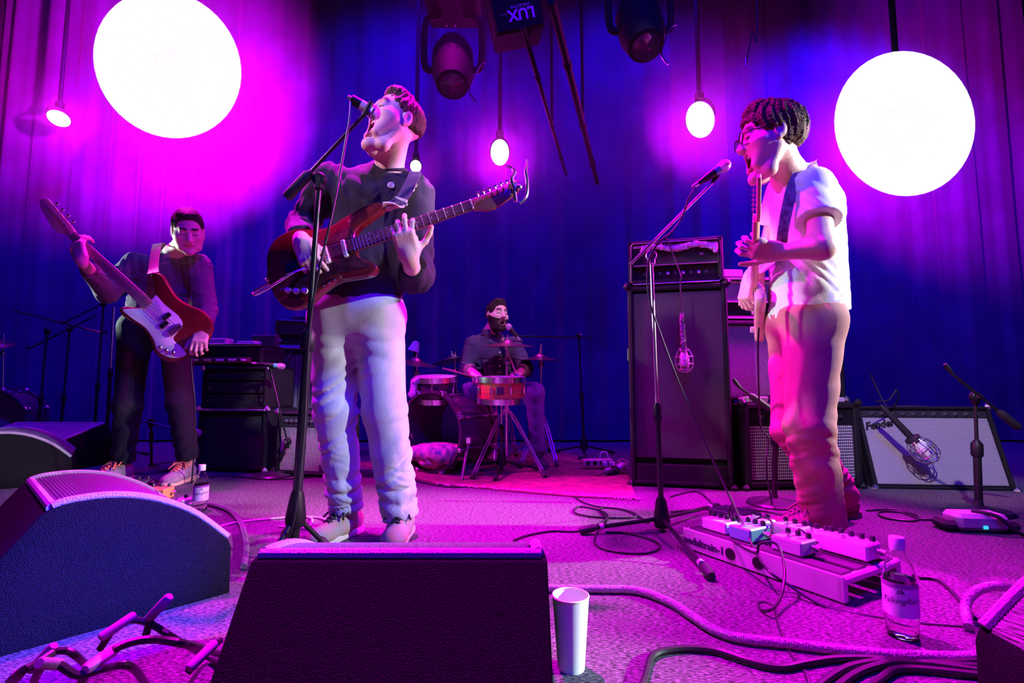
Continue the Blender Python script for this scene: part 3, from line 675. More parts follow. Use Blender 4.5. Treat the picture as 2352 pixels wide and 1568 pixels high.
# grey amplifier stack behind the white-shirted guitarist
fl, fr = ground(F(1716, 1127)), ground(F(1985, 1122)); 
t, MS, wS = amp('black combo amplifier with silver woven grille at the bottom of the stack', fl, fr, .50, .34, grille=weave('silver_strip_grille', (.05, .05, .06), (.7, .68, .7), 26, 18), gz=(.08, .74), panel=black, knobs=6, corners=True, handle=False)
a, b = on(MS, -.035, .12, 0), on(MS, wS + .02, .12, 0)
t, MS2, wS2 = amp('grey speckled speaker cabinet in the middle of the stack', a, b, .50, .3, 'speaker_cabinet', z0=.502, grille=mat('speckled_grey_grille', (.30, .26, .32), .7, bump=.8, bscale=300, vary=.5, vscale=160), gz=(.05, .95), corners=2, handle=False, frame_w=.028, cat='speaker')
t, MS3, wS3 = amp('white-piped amplifier head on top of the stack', on(MS2, .02, .02, 0), on(MS2, wS2 - .05, .02, 0), .27, .24, 'amplifier_head', z0=1.004, grille=mat('grey_head_grille', (.22, .2, .24), .6, bump=.8, bscale=300), gz=(.4, .9), panel=mat('silver_panel', (.5, .5, .52), .35, .5), knobs=7, piping=cream, corners=False, handle=True, frame_w=.02)
g0 = on(MS3, .0, -.02, 0); R_ = [on(MS3, X, -.003, Z) for X, Z in ((.006, .016), (wS3 - .006, .016), (wS3 - .006, .262), (.006, .262))]
G().tube(R_, .007, 6, closed=True).build('outer_piping', cream, t)
# chrome handle bar on the head's right end
G().tube(cat_([on(MS3, wS3 + .0, .05, .24), on(MS3, wS3 + .03, .05, .25), on(MS3, wS3 + .035, .05, .12), on(MS3, wS3 + .0, .05, .04)], 5), .012, 8).build('side_handle', steel, t)
# tilted combo with script badge
fl, fr = ground(F(2012, 1122)), ground(F(2340, 1128))
t, MF, wF = amp('tilted-back combo amplifier with silver grille and script badge', fl, fr, .50, .24, grille=weave('sparkle_silver', (.2, .18, .22), (.72, .68, .72), 90, 110), gz=(.06, .86), panel=mat('black_panel', (.03, .03, .035), .3), knobs=11, tilt=.30, corners=2, handle=True, frame_w=.022, knob_c=mat('shiny_knob', (.3, .3, .32), .15, .8), feet=False)
text('Fender', mat('badge_silver', (.08, .08, .1), .3, .7), frame(on(MF, .115, .015, .385), x=MF[:3, 0] + MF[:3, 2] * .16, z=-MF[:3, 1]), .062, t, 'badge', shear=.35, depth=.003, bold=.0015)
for X in (-.006, wF + .006): G().rod(on(MF, X, .12, .36), v3(*on(MF, X, .34, .0)[:2], .006), .008).build('tilt_leg', chrome, t)

# left: amp head, cabinet, small combo
fl, fr = ground(F(618, 1052)), ground(F(770, 1046))
t, ML, wL = amp('tall speaker cabinet with cream side strip and dark ribbed grille behind the singer', fl, fr, .93, .34, 'speaker_cabinet', grille=weave('ribbed_dark_grille', (.03, .03, .04), (.2, .19, .22), 10, 70), gz=(.03, .955), corners=False, handle=False, frame_w=.055, cat='speaker')
for X in (.042, wL - .042): G().box((X, -.004, .47), (.042, .012, .86), ML, .004).build('front_strip', cream, t)
G().box((wL / 2, .0, .925), (wL, .06, .022), ML, .006).build('top_trim', steel, t)
t, MLh, wLh = amp('small amplifier head with pale trim on the cabinet behind the singer', on(ML, .0, .02, 0), on(ML, wL - .02, .02, 0), .235, .22, 'amplifier_head', z0=.938, grille=mat('deep_black', (.012, .012, .014), .6), gz=(.38, .9), panel=white, knobs=8, corners=False, handle=False, frame_w=.035)
G().tube([on(MLh, X, .0, Z) for X, Z in ((.01, .01), (wLh - .01, .01), (wLh - .01, .225), (.01, .225))], .006, 6, closed=True).build('trim', steel, t)
g = G(); c0 = on(MLh, .2, .1, .25)
tag(G().tube(cat_([c0 + v3(.09 * cos(a) * (1 - .02 * a), .05 * sin(a), .006 + .012 * abs(sin(a * 1.7))) for a in np.linspace(0, 16, 40)], 3), .005, 6).build('coiled_cable', rubber), 'small tangled cable lying on top of the small amplifier head', 'cable')
fl, fr = ground(F(630, 1092)), ground(F(778, 1100))
t, MC, wC = amp('small combo amplifier with pale woven grille on the floor behind the singer', fl, fr, .425, .24, grille=silver_grille, gz=(.05, .76), panel=mat('dark_panel2', (.04, .04, .05), .3), knobs=10, corners=2, handle=True, frame_w=.02, knob_c=mat('shiny_knob'), feet=True)
G().box((wC - .1, .014, .06), (.12, .006, .05), MC, .002).build('badge', mat('dark_badge', (.05, .05, .06), .4), t)

# dark cases by the bass player
fl, fr = ground(F(448, 1082)), ground(F(606, 1086))
t, MK, wK = amp('black bass speaker cabinet with metal edging on the floor beside the bass player', fl, fr, .435, .4, 'bass_cabinet', grille=mat('black_cloth', (.015, .015, .018), .9), gz=(.05, .95), corners=2, handle=False, frame_w=.03, cat='speaker')
G().box((wK / 2, .0, .43), (wK, .05, .014), MK, .003).build('edge_trim', steel, t)
c = on(MK, wK * .45, .22, .437); t = thing('rack_case', 'black rack case with open front standing on the bass cabinet', 'case', c)
Mr = MK.copy(); Mr[:3, 3] = on(MK, .0, .02, .437); wr = wK - .02
g = G(); 
for (cc, ss) in (((wr / 2, .17, .01), (wr, .34, .02)), ((wr / 2, .17, .29), (wr, .34, .02)), ((.01, .17, .15), (.02, .34, .3)), ((wr - .01, .17, .15), (.02, .34, .3)), ((wr / 2, .33, .15), (wr, .02, .3))): g.box(cc, ss, Mr, .004)
g.build('shell', tolex, t)
for i in range(3): G().box((wr / 2, .03 + .004 * i, .06 + .09 * i), (wr - .05, .03, .08), Mr, .004).build('rack_unit', mat('rack_panel', (.03, .03, .035), .35, .4), t)
for i in range(3):
    for sx in (.05, wr - .05): G().lathe([(.009, 0), (.006, .01), (1e-6, .011)], frame(on(Mr, sx, .014 + .004 * i, .06 + .09 * i), z=-Mr[:3, 1]), 10).build('rack_screw', steel, t)
for X in (0, wr): G().box((X, .01, .29), (.04, .04, .04), Mr, .012).build('corner_cap', steel, t)
c = on(Mr, wr / 2, .2, .302); t = thing('keyboard', 'dark keyboard lying on the rack case behind the bass player', 'keyboard', c)
Mk = Mr.copy(); Mk[:3, 3] = on(Mr, -.18, .0, .302); wk = wr + .12
G().box((wk / 2, .17, .075), (wk, .3, .13), Mk, .015).build('body', black, t)
G().box((wk / 2 - .02, .012, .045), (wk - .12, .01, .04), Mk, .002).build('vent_strip', mat('red_brown_strip', (.3, .1, .1), .5, vary=.6, vscale=50), t)
for i in range(14): G().box((.08 + (wk - .2) * i / 13, -.004, .045), (.022, .05, .014), Mk, .002).build('key', white if i % 3 else black, t)
c = on(Mk, wk * .55, .16, .142); t = thing('pedal_tray', 'flat dark tray on the keyboard carrying small effect pedals', 'tray', c)
G().box((wk * .6, .15, .150), (wk * .75, .26, .014), Mk, .003).build('tray', black, t)
G().box((wk * .6, .02, .158), (wk * .75, .012, .02), Mk, .003).build('lip', steel, t)
# ------------------------------------------------------------------ microphones and stands
mesh_steel = mat('mic_mesh', (.7, .7, .72), .35, .9, bump=1, bscale=900)
grey_wrap = mat('grey_tape', (.35, .35, .36), .6)
def mic(label, tip, tail, band=None, sc=1.):
    tip, tail = np.asarray(tip, float), np.asarray(tail, float); d = nrm(tip - tail); t = thing('microphone', label, 'microphone', (tip + tail) / 2)
    M = frame(tip, z=d); L = float(np.linalg.norm(tip - tail)); k = sc
    G().lathe([(1e-6, .0), (.012 * k, -.002), (.021 * k, -.011), (.0255 * k, -.024), (.0245 * k, -.04), (.019 * k, -.052)], M, 20).build('grille', mesh_steel, t)
    G().lathe([(.0262 * k, -.0225), (.0262 * k, -.0285)], M, 20).build('ring', steel, t)
    G().lathe([(.0195 * k, -.05), (.0195 * k, -.075)], M, 18).build('collar', band or black, t)
    G().lathe([(.0185 * k, -.075), (.0165 * k, -.11), (.0115 * k, -L + .02), (.011 * k, -L)], M, 18).build('handle', black, t)
    G().lathe([(.0095 * k, -L), (.0095 * k, -L - .02), (.006 * k, -L - .032), (1e-6, -L - .033)], M, 12).build('connector', steel, t)
    return t
def stand(label, foot, top, boom=None, kind='tripod', feet=None, hub=.32, rl=.0125, ru=.008, clutch=None, weight=True, tape=None, low=.5, name='microphone_stand', sk=1., clip=True, hubm=None):
    foot, top = np.asarray(foot, float), np.asarray(top, float); t = thing(name, label, 'stand', ground(foot)); ax = nrm(top - foot)
    mid = foot + (top - foot) * low; h0 = foot + ax * (.03 if kind == 'round' else .02)
    G().rod(h0, mid, rl * sk, n=14).build('lower_pole', blackmetal, t); G().rod(mid, top, ru * sk, n=12).build('upper_pole', steel if clutch == 'steel' else blackmetal, t)
    G().lathe([(rl * sk * 1.25, -.03), (rl * sk * 1.5, -.02), (rl * sk * 1.5, .03), (ru * sk * 1.3, .05)], frame(mid, z=ax), 16).build('clutch', black, t)
    if kind == 'round':
        G().lathe([(.125, 0), (.13, .006), (.12, .016), (.06, .024), (.02, .034), (.018, .055)], rotz(ground(foot), 0), 36).build('base', mat('cast_iron', (.05, .05, .055), .4, .4), t)
    else:
        hb = foot + ax * hub * .35
        G().lathe([(.03, -.055), (.034, -.03), (.03, .0), (.022, .05), (.016, .065)], frame(hb, z=ax), 18).build('hub', hubm or black, t)
        for q in (feet or [ground(foot) + .3 * v3(cos(a), sin(a), 0) for a in (.4, 2.5, 4.6)]):
            q = np.asarray(q, float) + v3(0, 0, .016); d = nrm(q - hb)
            l = G().rod(hb + v3(0, 0, -.02), q - d * .05, .0085 * sk, n=10).build('leg', blackmetal, t)
            G().tube([q - d * .07, q - d * .06, q - d * .02, q], np.array([.01, .015, .016, .013]) * sk, 12).build('rubber_foot', rubber, l)
            if tape: G().rod(q - d * .1, q - d * .085, .0115, n=12).build('tape', white, l)
    if boom is not None:
        a, b = [np.asarray(z, float) for z in boom]; d = nrm(b - a)
        side = nrm(np.cross(d, ax)); 
        G().rod(a, b, .0065 * sk, n=10).build('boom', steel if clutch == 'steel' else blackmetal, t)
        if weight: G().tube([a, a + d * .01, a + d * .11, a + d * .13], np.array([.014, .018, .018, .008]) * sk, 14).build('counterweight', rubber, t)
        c = G(); c.lathe([(.02, -.014), (.024, -.01), (.024, .01), (.02, .014)], frame(top + ax * .02, z=side), 18); c.box(top + ax * .005, (.03 * sk, .03 * sk, .05 * sk), r=.006)
        c.build('swivel', steel if clutch == 'steel' else black, t)
        G().lathe([(.004, .014), (.012, .018), (.012, .03), (.005, .034)], frame(top + ax * .02, z=-side), 10).build('wing_screw', steel, t)
        if clip: G().tube([b - d * .01, b + d * .02 + ax * .01, b + d * .035 + ax * .02], [.008, .011, .009], 10).build('clip', black, t)
    return t
cable_m = mat('black_cable', (.022, .022, .024), .38)
def cable(label, pts, r=.004, name='cable', m=None, n=6, plug=None):
    p = cat_(pts, n); t = thing(name, label, 'cable', ground(p[0]))
    G().tube(p, r, 8).build('cord', m or cable_m, t)
    if plug is not None:
        for e, q in ((p[0], p[1]), (p[-1], p[-2])):
            d = nrm(e - q); G().tube([e - d * .005, e + d * .002, e + d * .04, e + d * .05], [r * 1.4, r * 2.4, r * 2.2, r * .8], 10).build('plug', plug, t)
    return t
def fl_(pts, z=.005): return [F(x, y, z) for x, y in pts]

# singer's stand: straight leaning pole with boom
ST1 = 1.72
stand('black boom microphone stand with thick lower pole, beside the singer', P(672, 1292, ST1 + .02), P(733, 425, ST1), (P(657, 455, ST1 - .02), P(838, 262, ST1 - .0)), feet=[ground(P(600, 1330, ST1 - .1)), ground(P(760, 1320, ST1 + .1)), ground(P(650, 1300, ST1 + .3))], rl=.0165, ru=.0095, low=.57, hub=.5, tape=None)
mic('black microphone at the singer\'s open mouth', P(873, 268, ST1 + .03), P(818, 234, ST1), band=white)
cable('microphone cable hanging from the singer\'s microphone along the stand', [P(806, 232, ST1 - .01), P(804, 262, ST1 - .02), P(795, 320, ST1 - .03), P(765, 480, ST1 - .035), P(733, 620, ST1 - .04), P(714, 730, ST1 - .03), P(705, 850, ST1 - .03), P(698, 1000, ST1 - .03), P(678, 1180, ST1 - .04), P(640, 1300, ST1 - .03), F(600, 1380)], .0042)
# guitarist's stand
hub = ground(F(1521, 1218))
stand('black tripod boom stand in front of the tall bass cabinet', hub, P(1496, 598, hub[1] - .02), (P(1447, 608, hub[1] - .02), P(1640, 416, hub[1] - .1)), feet=[ground(F(1332, 1228)), ground(F(1635, 1336)), ground(F(1650, 1168))], weight=False, clutch='steel', rl=.0115, ru=.008, low=.42, hub=.2, tape=True)
mic('black microphone with green band in front of the guitarist with glasses', P(1676, 372, hub[1] - .12), P(1604, 421, hub[1] - .1), band=mat('teal_band', (.05, .35, .33), .4))
cable('microphone cable strung from the tripod boom down to the pedalboard', [P(1600, 425, hub[1] - .1), P(1582, 455, hub[1] - .1), P(1566, 500, hub[1] - .08), P(1540, 535, hub[1] - .08), P(1510, 560, hub[1] - .06), P(1488, 610, hub[1] - .05), P(1492, 690, hub[1] - .05), P(1515, 760, hub[1] - .06), P(1560, 880, hub[1] - .1), P(1630, 1040, hub[1] - .22), P(1690, 1170, hub[1] - .34), P(1735, 1265, hub[1] - .48), F(1765, 1310, .06), F(1815, 1345, .03), F(1900, 1395), F(2010, 1417), F(2110, 1432), F(2230, 1441)], .0042)
# amp mic stands
b0 = ground(F(628, 1093))
stand('short round-base stand leaning a microphone at the ribbed cabinet', b0, P(658, 1020, b0[1] - .04), (P(664, 1030, b0[1] - .04), P(622, 856, b0[1] - .02)), kind='round', weight=False, low=.6, rl=.009)
mic('small black microphone pointing at the ribbed speaker cabinet', P(656, 842, b0[1] - .0), P(590, 835, b0[1] - .06), band=mat('teal_band'), sc=.85)
b0 = ground(F(1778, 1158))
stand('short round-base stand by the silver woven combo amplifier', b0, P(1782, 962, b0[1]), (P(1768, 940, b0[1] - .02), P(1697, 888, b0[1] - .02)), kind='round', weight=True, low=.75, rl=.014)
b0 = ground(F(2249, 1176))
stand('low black boom stand in front of the tilted combo amplifier', b0, P(2240, 920, b0[1]), (P(2340, 982, b0[1] - .04), P(2184, 856, b0[1] - .06)), kind='round', weight=True, low=.55, rl=.016, clutch=None)
b0 = ground(F(348, 1082))
stand('short stand with horizontal boom between the bass player\'s legs', b0, P(347, 975, b0[1]), (P(312, 962, b0[1] - .02), P(398, 984, b0[1] - .02)), kind='round', weight=False, low=.7, rl=.009)
mic('microphone with silver head low beside the black bass cabinet', P(462, 995, b0[1] - .05), P(405, 986, b0[1] - .04), sc=1.)
# drummer's boom
stand('stand with long horizontal boom beside the drummer', v3(.62, 4.35, 0), P(1330, 775, 4.35), (P(1357, 775, 4.35), P(1192, 772, 4.0)), weight=False, low=.5)
mic('silver-headed microphone at the drummer\'s mouth', P(1163, 744, 3.86), P(1188, 774, 3.86))
# spare stands in the dark on the left
for (px, pt, lb) in ((98, 765, 'spare dark microphone stand standing farthest into the corner past the bass player'), (150, 758, 'spare dark microphone stand second from the corner past the bass player'),
                     (228, 700, 'spare dark stand right beside the bass player\'s hip')):
    b0 = ground(P(px - 12, 1000, 4.45)); tp = P(px + 10, pt, b0[1]); stand(lb, b0, tp, (tp + v3(.22, 0, .13), tp + v3(-.34, 0, -.16)) if px > 120 else (tp + v3(-.3, 0, .2), tp + v3(.5, 0, -.0)), low=.45, weight=px > 200)
b0 = ground(P(246, 1000, 4.25)); stand('spare stand with bright chrome upper pole beside the bass player\'s hip', b0, P(262, 705, b0[1]), None, low=.55, clutch='steel', rl=.013, ru=.011)

# ------------------------------------------------------------------ drums
drum_hw = chrome; head_m = mat('drum_head', (.6, .58, .6), .4); wood_o = mat('orange_maple', (.75, .28, .08), .3, vary=.35, vscale=6, stretch=(1, 1, 8), coat=.5)
dk_shell = mat('dark_drum_wrap', (.07, .04, .07), .25, coat=.6); cym_m = mat('bronze_cymbal', (.5, .36, .28), .28, 1., bump=.15, bscale=60, stretch=(1, 1, 40))
def drum(label, c, axis, r, depth, shell, name='drum', front=False, lugs=8, batter=None, cat='drum'):
    """c centre of the head that axis points out of"""
    axis = nrm(axis); t = thing(name, label, cat, ground(c)); M = frame(np.asarray(c, float), z=axis, y=UP if abs(axis[2]) < .8 else v3(0, 1, 0)); th = .009
    G().ring([(r, 0), (r, -depth), (r - th, -depth), (r - th, 0)], M, 48).build('shell', shell, t)
    hr = .022 if front else .012
    for z0, z1 in ((.016, -.022), (-depth + .022, -depth - .016)):
        G().ring([(r + .004, z0), (r + hr, z0), (r + hr, z1), (r + .004, z1)], M, 48).build('hoop', [chrome, dk_shell][front], t)
    if not front: G().lathe([(1e-6, .004), (r, .004), (r, -.001)], M, 40).build('drum_head', head_m, t)
    G().lathe([(1e-6, -depth - .003), (r, -depth - .003), (r, -depth + .002), (1e-6, -depth + .002)], M, 40).build('drum_head', batter or head_m, t)
    for i in range(lugs):
        a = 2 * pi * (i + .5) / lugs; u = M[:3, 0] * cos(a) + M[:3, 1] * sin(a)
        p0 = M[:3, 3] + u * (r + .012); g = G()
        for zz in ((-depth * .5,) if depth < .2 else (-.1, -depth + .1)): g.box((0, 0, 0), (.02, .018, .05), frame(p0 + axis * zz, z=axis, y=u), .006)
        g.rod(p0 + axis * .02 + u * .006, p0 - axis * (depth + .02) + u * .006, .003, n=6); g.build('lug', chrome, t)
        if front: 
            for zz in (.0, -depth): G().box((0, 0, 0), (.03, .03, .045), frame(M[:3, 3] + u * (r + .024) + axis * zz, z=axis, y=u), .006).build('claw', chrome, t)
    return t, M
BDY = 3.5; bc = P(989, 991, BDY); BR = bc[2] + .0; bax = v3(-sin(radians(33)), -cos(radians(33)), 0)
bc[2] = BR = .285
t, MBD = drum('dark bass drum with open front and pillow inside', bc, bax, .262, .40, dk_shell, 'bass_drum', True, 8, batter=mat('blue_clear_head', (.12, .12, .5), .15, alpha=.85))
# spurs
for sg in (-1, 1):
    x = MBD[:3, 0] * sg; p0 = bc - bax * .08 + x * .27 + v3(0, 0, -.05); p1 = ground(bc + bax * .1 + x * .36) + v3(0, 0, .008)
    G().tube([p0, p1], [.011, .009], 10).build('spur', chrome, t); G().box(p0, (.05, .05, .06), r=.012).build('spur_bracket', chrome, t)
# pillow inside
c = ground(bc) - bax * .1; s = SDF(); R_ = np.stack([MBD[:3, 0], -bax, UP], 1)
s.ell(c + UP * .135, (.2, .17, .062), R_, .03); s.rbox(c + UP * .13, (.19, .16, .05), .045, R_, .03); s.ell(c + UP * .075, (.14, .16, .05), R_, .02)
sub = folds(.012, .07, [(1, .3, .2), (.2, 1, .1)], 4)
tag(sdf_obj('pillow', [(*s.mesh(.007, sub, .014), 0)], mat('patterned_pillow', (.75, .65, .4), .9, vary=.9, vscale=16, col2=(.06, .3, .22))), 'patterned green and yellow pillow stuffed inside the bass drum', 'pillow')
tc = P(1000, 886, 3.72); drum('dark rack tom with chrome rim mounted over the bass drum', v3(tc[0], tc[1], .655), v3(0, -.12, 1), .15, .16, dk_shell, 'rack_tom', lugs=6)
sc_ = P(1152, 872, 3.45); t, M_ = drum('orange wooden snare drum with chrome hardware in front of the drummer', v3(sc_[0], sc_[1], .648), v3(0, -.06, 1), .155, .15, wood_o, 'snare_drum', lugs=8)
G().box(P(1148, 898, 3.29), (.05, .01, .05), r=.004).build('badge', mat('dark_badge'), t)
b0 = ground(sc_ + v3(.0, .03, 0)); stand('low chrome stand carrying the orange snare drum', b0, v3(b0[0], b0[1], .48), None, low=.6, clutch='steel', name='snare_stand', rl=.012)
def cymbal(label, c, n, r):
    t = thing('cymbal', label, 'cymbal', c); M = frame(np.asarray(c, float), z=nrm(n))
    pr = [(.006, .03), (.03, .028), (.045, .014), (.06, .008), (r * .6, -.004), (r, -.018), (r, -.0195), (r * .6, -.006), (.06, .006), (.045, .012), (.03, .0265), (.006, .0285)]
    G().ring(pr, M, 48).build('bronze_disc', cym_m, t)
    G().lathe([(.016, .031), (.016, .042), (.006, .044), (.006, .07), (1e-6, .071)], M, 12).build('wing_nut', steel, t)
    G().lathe([(.018, .02), (.018, .028)], M, 12).build('felt', mat('red_felt', (.4, .06, .05), .95), t)
    return t
def dbl_stand(label, base, top, feet, rise=.42):
    base, top = np.asarray(base, float), np.asarray(top, float); t = thing('cymbal_stand', label, 'stand', base); ax = nrm(top - base)
    G().rod(base + ax * .05, base + (top - base) * .5, .0135, n=14).build('lower_pole', chrome, t); G().rod(base + (top - base) * .5, top, .009, n=12).build('upper_pole', chrome, t)
    G().lathe([(.018, -.03), (.022, -.02), (.022, .025), (.016, .03)], frame(base + (top - base) * .5, z=ax), 14).build('collar', chrome, t)
    G().box(base + (top - base) * .82, (.045, .04, .05), r=.012).build('tilter', chrome, t)
    hb = base + ax * rise; lb = base + ax * .07; G().lathe([(.02, -.02), (.026, .0), (.02, .025)], frame(hb, z=ax), 14).build('hub', chrome, t); G().lathe([(.02, -.015), (.024, .0), (.02, .02)], frame(lb, z=ax), 14).build('brace_hub', chrome, t)
    for q in feet:
        q = np.asarray(q, float) + v3(0, 0, .015); d = nrm(q - hb); s_ = nrm(np.cross(d, UP)) * .011; g = G()
        k = hb + (q - hb) * .55 + v3(0, 0, .03); path = cat_([hb, hb + (q - hb) * .08 + (ground(q) - ground(hb)) * .1, k, q], 4)
        for sg in (-1, 1): g.tube([p + s_ * sg for p in path], .0065, 8)
        l = g.build('leg', chrome, t); g = G()
        for sg in (-1, 1): g.tube([lb + s_ * sg, k + s_ * sg], .005, 6)
        g.build('brace', chrome, t); G().tube([q - d * .05, q - d * .04, q], [.012, .017, .017], 12).build('rubber_foot', rubber, l)
    return t
cb = ground(F(1163, 1076)); ct = P(1164, 775, cb[1])
dbl_stand('chrome double-braced stand under the large centre crash cymbal', cb, ct, [ground(F(1084, 1104)), ground(F(1252, 1100)), ground(F(1185, 1050))])
cymbal('large crash cymbal held up in front of the drummer\'s chest', P(1166, 790, cb[1]), v3(.0, -.06, 1), .205)
cb = ground(F(1243, 1062)); dbl_stand('thin chrome stand under the small cymbal beside the drummer\'s knee', cb, P(1243, 790, cb[1]), [ground(F(1195, 1078)), ground(F(1280, 1075)), ground(F(1262, 1040))], .38)
cymbal('small cymbal on the thin stand beside the drummer\'s knee', P(1240, 822, cb[1]), v3(.02, -.02, 1), .155)
cb = v3(*P(958, 1000, 4.1)[:2], 0); dbl_stand('chrome stand half hidden behind the singer\'s leg', cb, P(958, 815, 4.1), [cb + .3 * v3(cos(a), sin(a), 0) for a in (.3, 2.4, 4.5)])
cymbal('tilted cymbal next to the singer\'s leg', P(955, 830, 4.1), v3(.16, -.12, 1), .17)
cb = v3(*P(1046, 1000, 4.35)[:2], 0); dbl_stand('thin chrome stand between the rack tom and the drummer', cb, P(1046, 808, 4.35), [cb + .28 * v3(cos(a), sin(a), 0) for a in (.3, 2.4, 4.5)])
cymbal('tilted cymbal just past the drummer\'s elbow', P(1040, 824, 4.35), v3(-.2, .06, 1), .19)
c = v3(P(1140, 900, 4.12)[0], 4.12, 0); t = thing('drum_stool', 'low round drum stool under the drummer', 'stool', c)
G().lathe([(1e-6, .445), (.15, .445), (.165, .46), (.165, .49), (.15, .505), (1e-6, .505)], rotz(c, 0), 30).build('seat', tolex, t); G().rod(c + v3(0, 0, .1), c + v3(0, 0, .45), .014).build('pole', chrome, t)
for a in (.5, 2.6, 4.7): G().rod(c + v3(0, 0, .25), c + .24 * v3(cos(a), sin(a), .03), .01).build('leg', chrome, t)
# kick pedal
c = ground(bc - bax * .5); t = thing('kick_pedal', 'chrome kick pedal behind the bass drum', 'pedal', c); Mp_ = frame(c, x=MBD[:3, 0], z=UP)
G().box((0, .12, .03), (.09, .26, .012), Mp_ @ frame(v3(0, 0, 0), x=v3(1, 0, 0), z=v3(0, .25, 1)), .004).build('footboard', steel, t)
G().rod(on(Mp_, -.05, -.02, 0), on(Mp_, -.05, -.02, .2), .008).build('post', chrome, t); G().rod(on(Mp_, .05, -.02, 0), on(Mp_, .05, -.02, .2), .008).build('post', chrome, t)
g = G(); g.rod(on(Mp_, 0, -.02, .19), on(Mp_, 0, -.05, .33), .005); g.ball(on(Mp_, 0, -.05, .34), .025); g.build('beater', cream, t)
# towel over the tom, pale lamp behind the singer
s = SDF(); a = P(952, 876, 3.6); s.cap(a, P(948, 905, 3.6), .018, .03, .02, (v3(0, 1, 0), .4)); s.cap(a, P(958, 873, 3.62), .018, .02)
tag(sdf_obj('towel', [(*s.mesh(.006, folds(.006, .03, [(1, 0, 0)], 2), .01), 0)], mat('white_towel', (.8, .8, .8), .95, bump=1, bscale=150)), 'small white towel draped over the rack tom edge', 'towel')
c = P(953, 795, 4.6); t = thing('clip_lamp', 'small pale clip lamp on a pole behind the singer\'s hip', 'lamp', ground(c))
G().lathe([(.012, .05), (.03, .04), (.055, -.05), (.05, -.05), (.025, .03), (1e-6, .035)], frame(c, z=v3(.3, .1, 1)), 20).build('shade', white, t); G().rod(ground(c), c + v3(0, 0, .02), .01).build('pole', blackmetal, t)
G().lathe([(.12, 0), (.12, .015), (.02, .03)], rotz(ground(c), 0), 24).build('base', blackmetal, t)
# second kit's bass drum at the left edge
c = P(-35, 960, 4.3); drum('dark bass drum of a second kit in the far corner', v3(c[0], c[1], .29), v3(.35, -1, 0), .27, .35, dk_shell, 'bass_drum', True, 8)
cb = ground(F(5, 1030)); dbl_stand('cymbal stand over the second kit in the far corner', cb, P(8, 765, cb[1]), [cb + .3 * v3(cos(a), sin(a), 0) for a in (.3, 2.4, 4.5)])
cymbal('pale-lit cymbal over the second kit in the far corner', P(-12, 785, cb[1]), v3(.2, -.25, 1), .16)

# ------------------------------------------------------------------ caged work lamps
cage_m = mat('lamp_cage_wire', (.7, .7, .68), .3, 1); bulb_m = mat('frosted_bulb', (.85, .82, .8), .35)
def cage_lamp(label, c, d, r, hl, cord, tape=None):
    """c cage centre, d direction from handle to cage tip"""
    d = nrm(d); t = thing('caged_work_lamp', label, 'lamp', c); M = frame(np.asarray(c, float), z=d)
    G().lathe([(.012, -r * 2.2), (.014, -r * 1.6), (.02, -r * 1.1), (r * .5, -r * .4), (r * .58, .0), (r * .5, r * .4), (r * .25, r * .62), (1e-6, r * .66)], M, 20).build('bulb', bulb_m, t)
    for i in range(8):
        a = 2 * pi * i / 8; pts = [((r * .62), -r * 1.25), (r * .98, -r * .6), (r * 1.02, 0), (r * .98, r * .55), (r * .6, r * 1.05), (r * .12, r * 1.2)]
        G().tube(cat_([on(M, x * cos(a), x * sin(a), z) for x, z in pts], 3), .0028, 6).build('cage_wire', cage_m, t)
    for zz, rr in ((-r * 1.25, .62), (-r * .5, 1.0), (r * .3, 1.02), (r * .9, .75)): G().tube([on(M, r * rr * cos(a), r * rr * sin(a), zz) for a in np.linspace(0, 2 * pi, 24, endpoint=False)], .0028, 6, closed=True).build('cage_ring', cage_m, t)
    G().lathe([(r * .66, -r * 1.2), (r * .66, -r * 1.45), (.018, -r * 1.6), (.019, -r * 2), (.016, -r * 1.6 - hl), (.008, -r * 1.6 - hl - .03)], M, 16).build('handle', tape or rubber, t)
    G().tube(cat_(cord, 6), .0045, 8).build('cord', cable_m, t)
    return t
Yc = float(on(MB8, wB * .5, 0, 0)[1]) - .07; c = P(1572, 830, Yc)
foil = mat('crinkled_foil_tape', (.25, .25, .27), .3, .8, bump=1, bscale=60, vary=.9, vscale=40)
cage_lamp('caged work lamp hanging by its cord in front of the tall bass cabinet', c, v3(.02, -.03, -1), .052, .18, [P(1568, 735, Yc + .0), P(1564, 690, Yc), P(1563, 650, Yc), P(1562, 628, Yc + .0), on(MBH, wH * .42, .015, .3), on(MBH, wH * .42, .1, .31)], foil)
c = P(2122, 1035, float(on(MF, .3, 0, .2)[1]) - .12)
cage_lamp('caged work lamp leaning against the tilted combo amplifier', c, v3(.42, -.1, -.55), .062, .2, [c + v3(-.215, .05, .28), P(2042, 918, c[1] + .1), P(2060, 895, c[1] + .1), P(2062, 920, c[1] + .2), P(2040, 935, c[1] + .25), P(2018, 900, c[1] + .35), P(2000, 860, c[1] + .4)])
c = P(663, 872, float(on(ML, 0, 0, 0)[1]) - .08); cage_lamp('caged work lamp hung on the ribbed speaker cabinet', c, v3(.05, -.05, -1), .04, .08, [c + v3(0, 0, .14), c + v3(0, .0, .2), on(ML, .17, .02, .935), on(ML, .17, .1, .945)])
c = F(1428, 1072, .05); cage_lamp('caged work lamp lying on the floor beside the tall bass cabinet', c, v3(.6, .5, .15), .05, .06, [c + v3(-.12, -.08, -.02), c + v3(-.2, -.12, -.04), c + v3(-.3, -.05, -.045)])
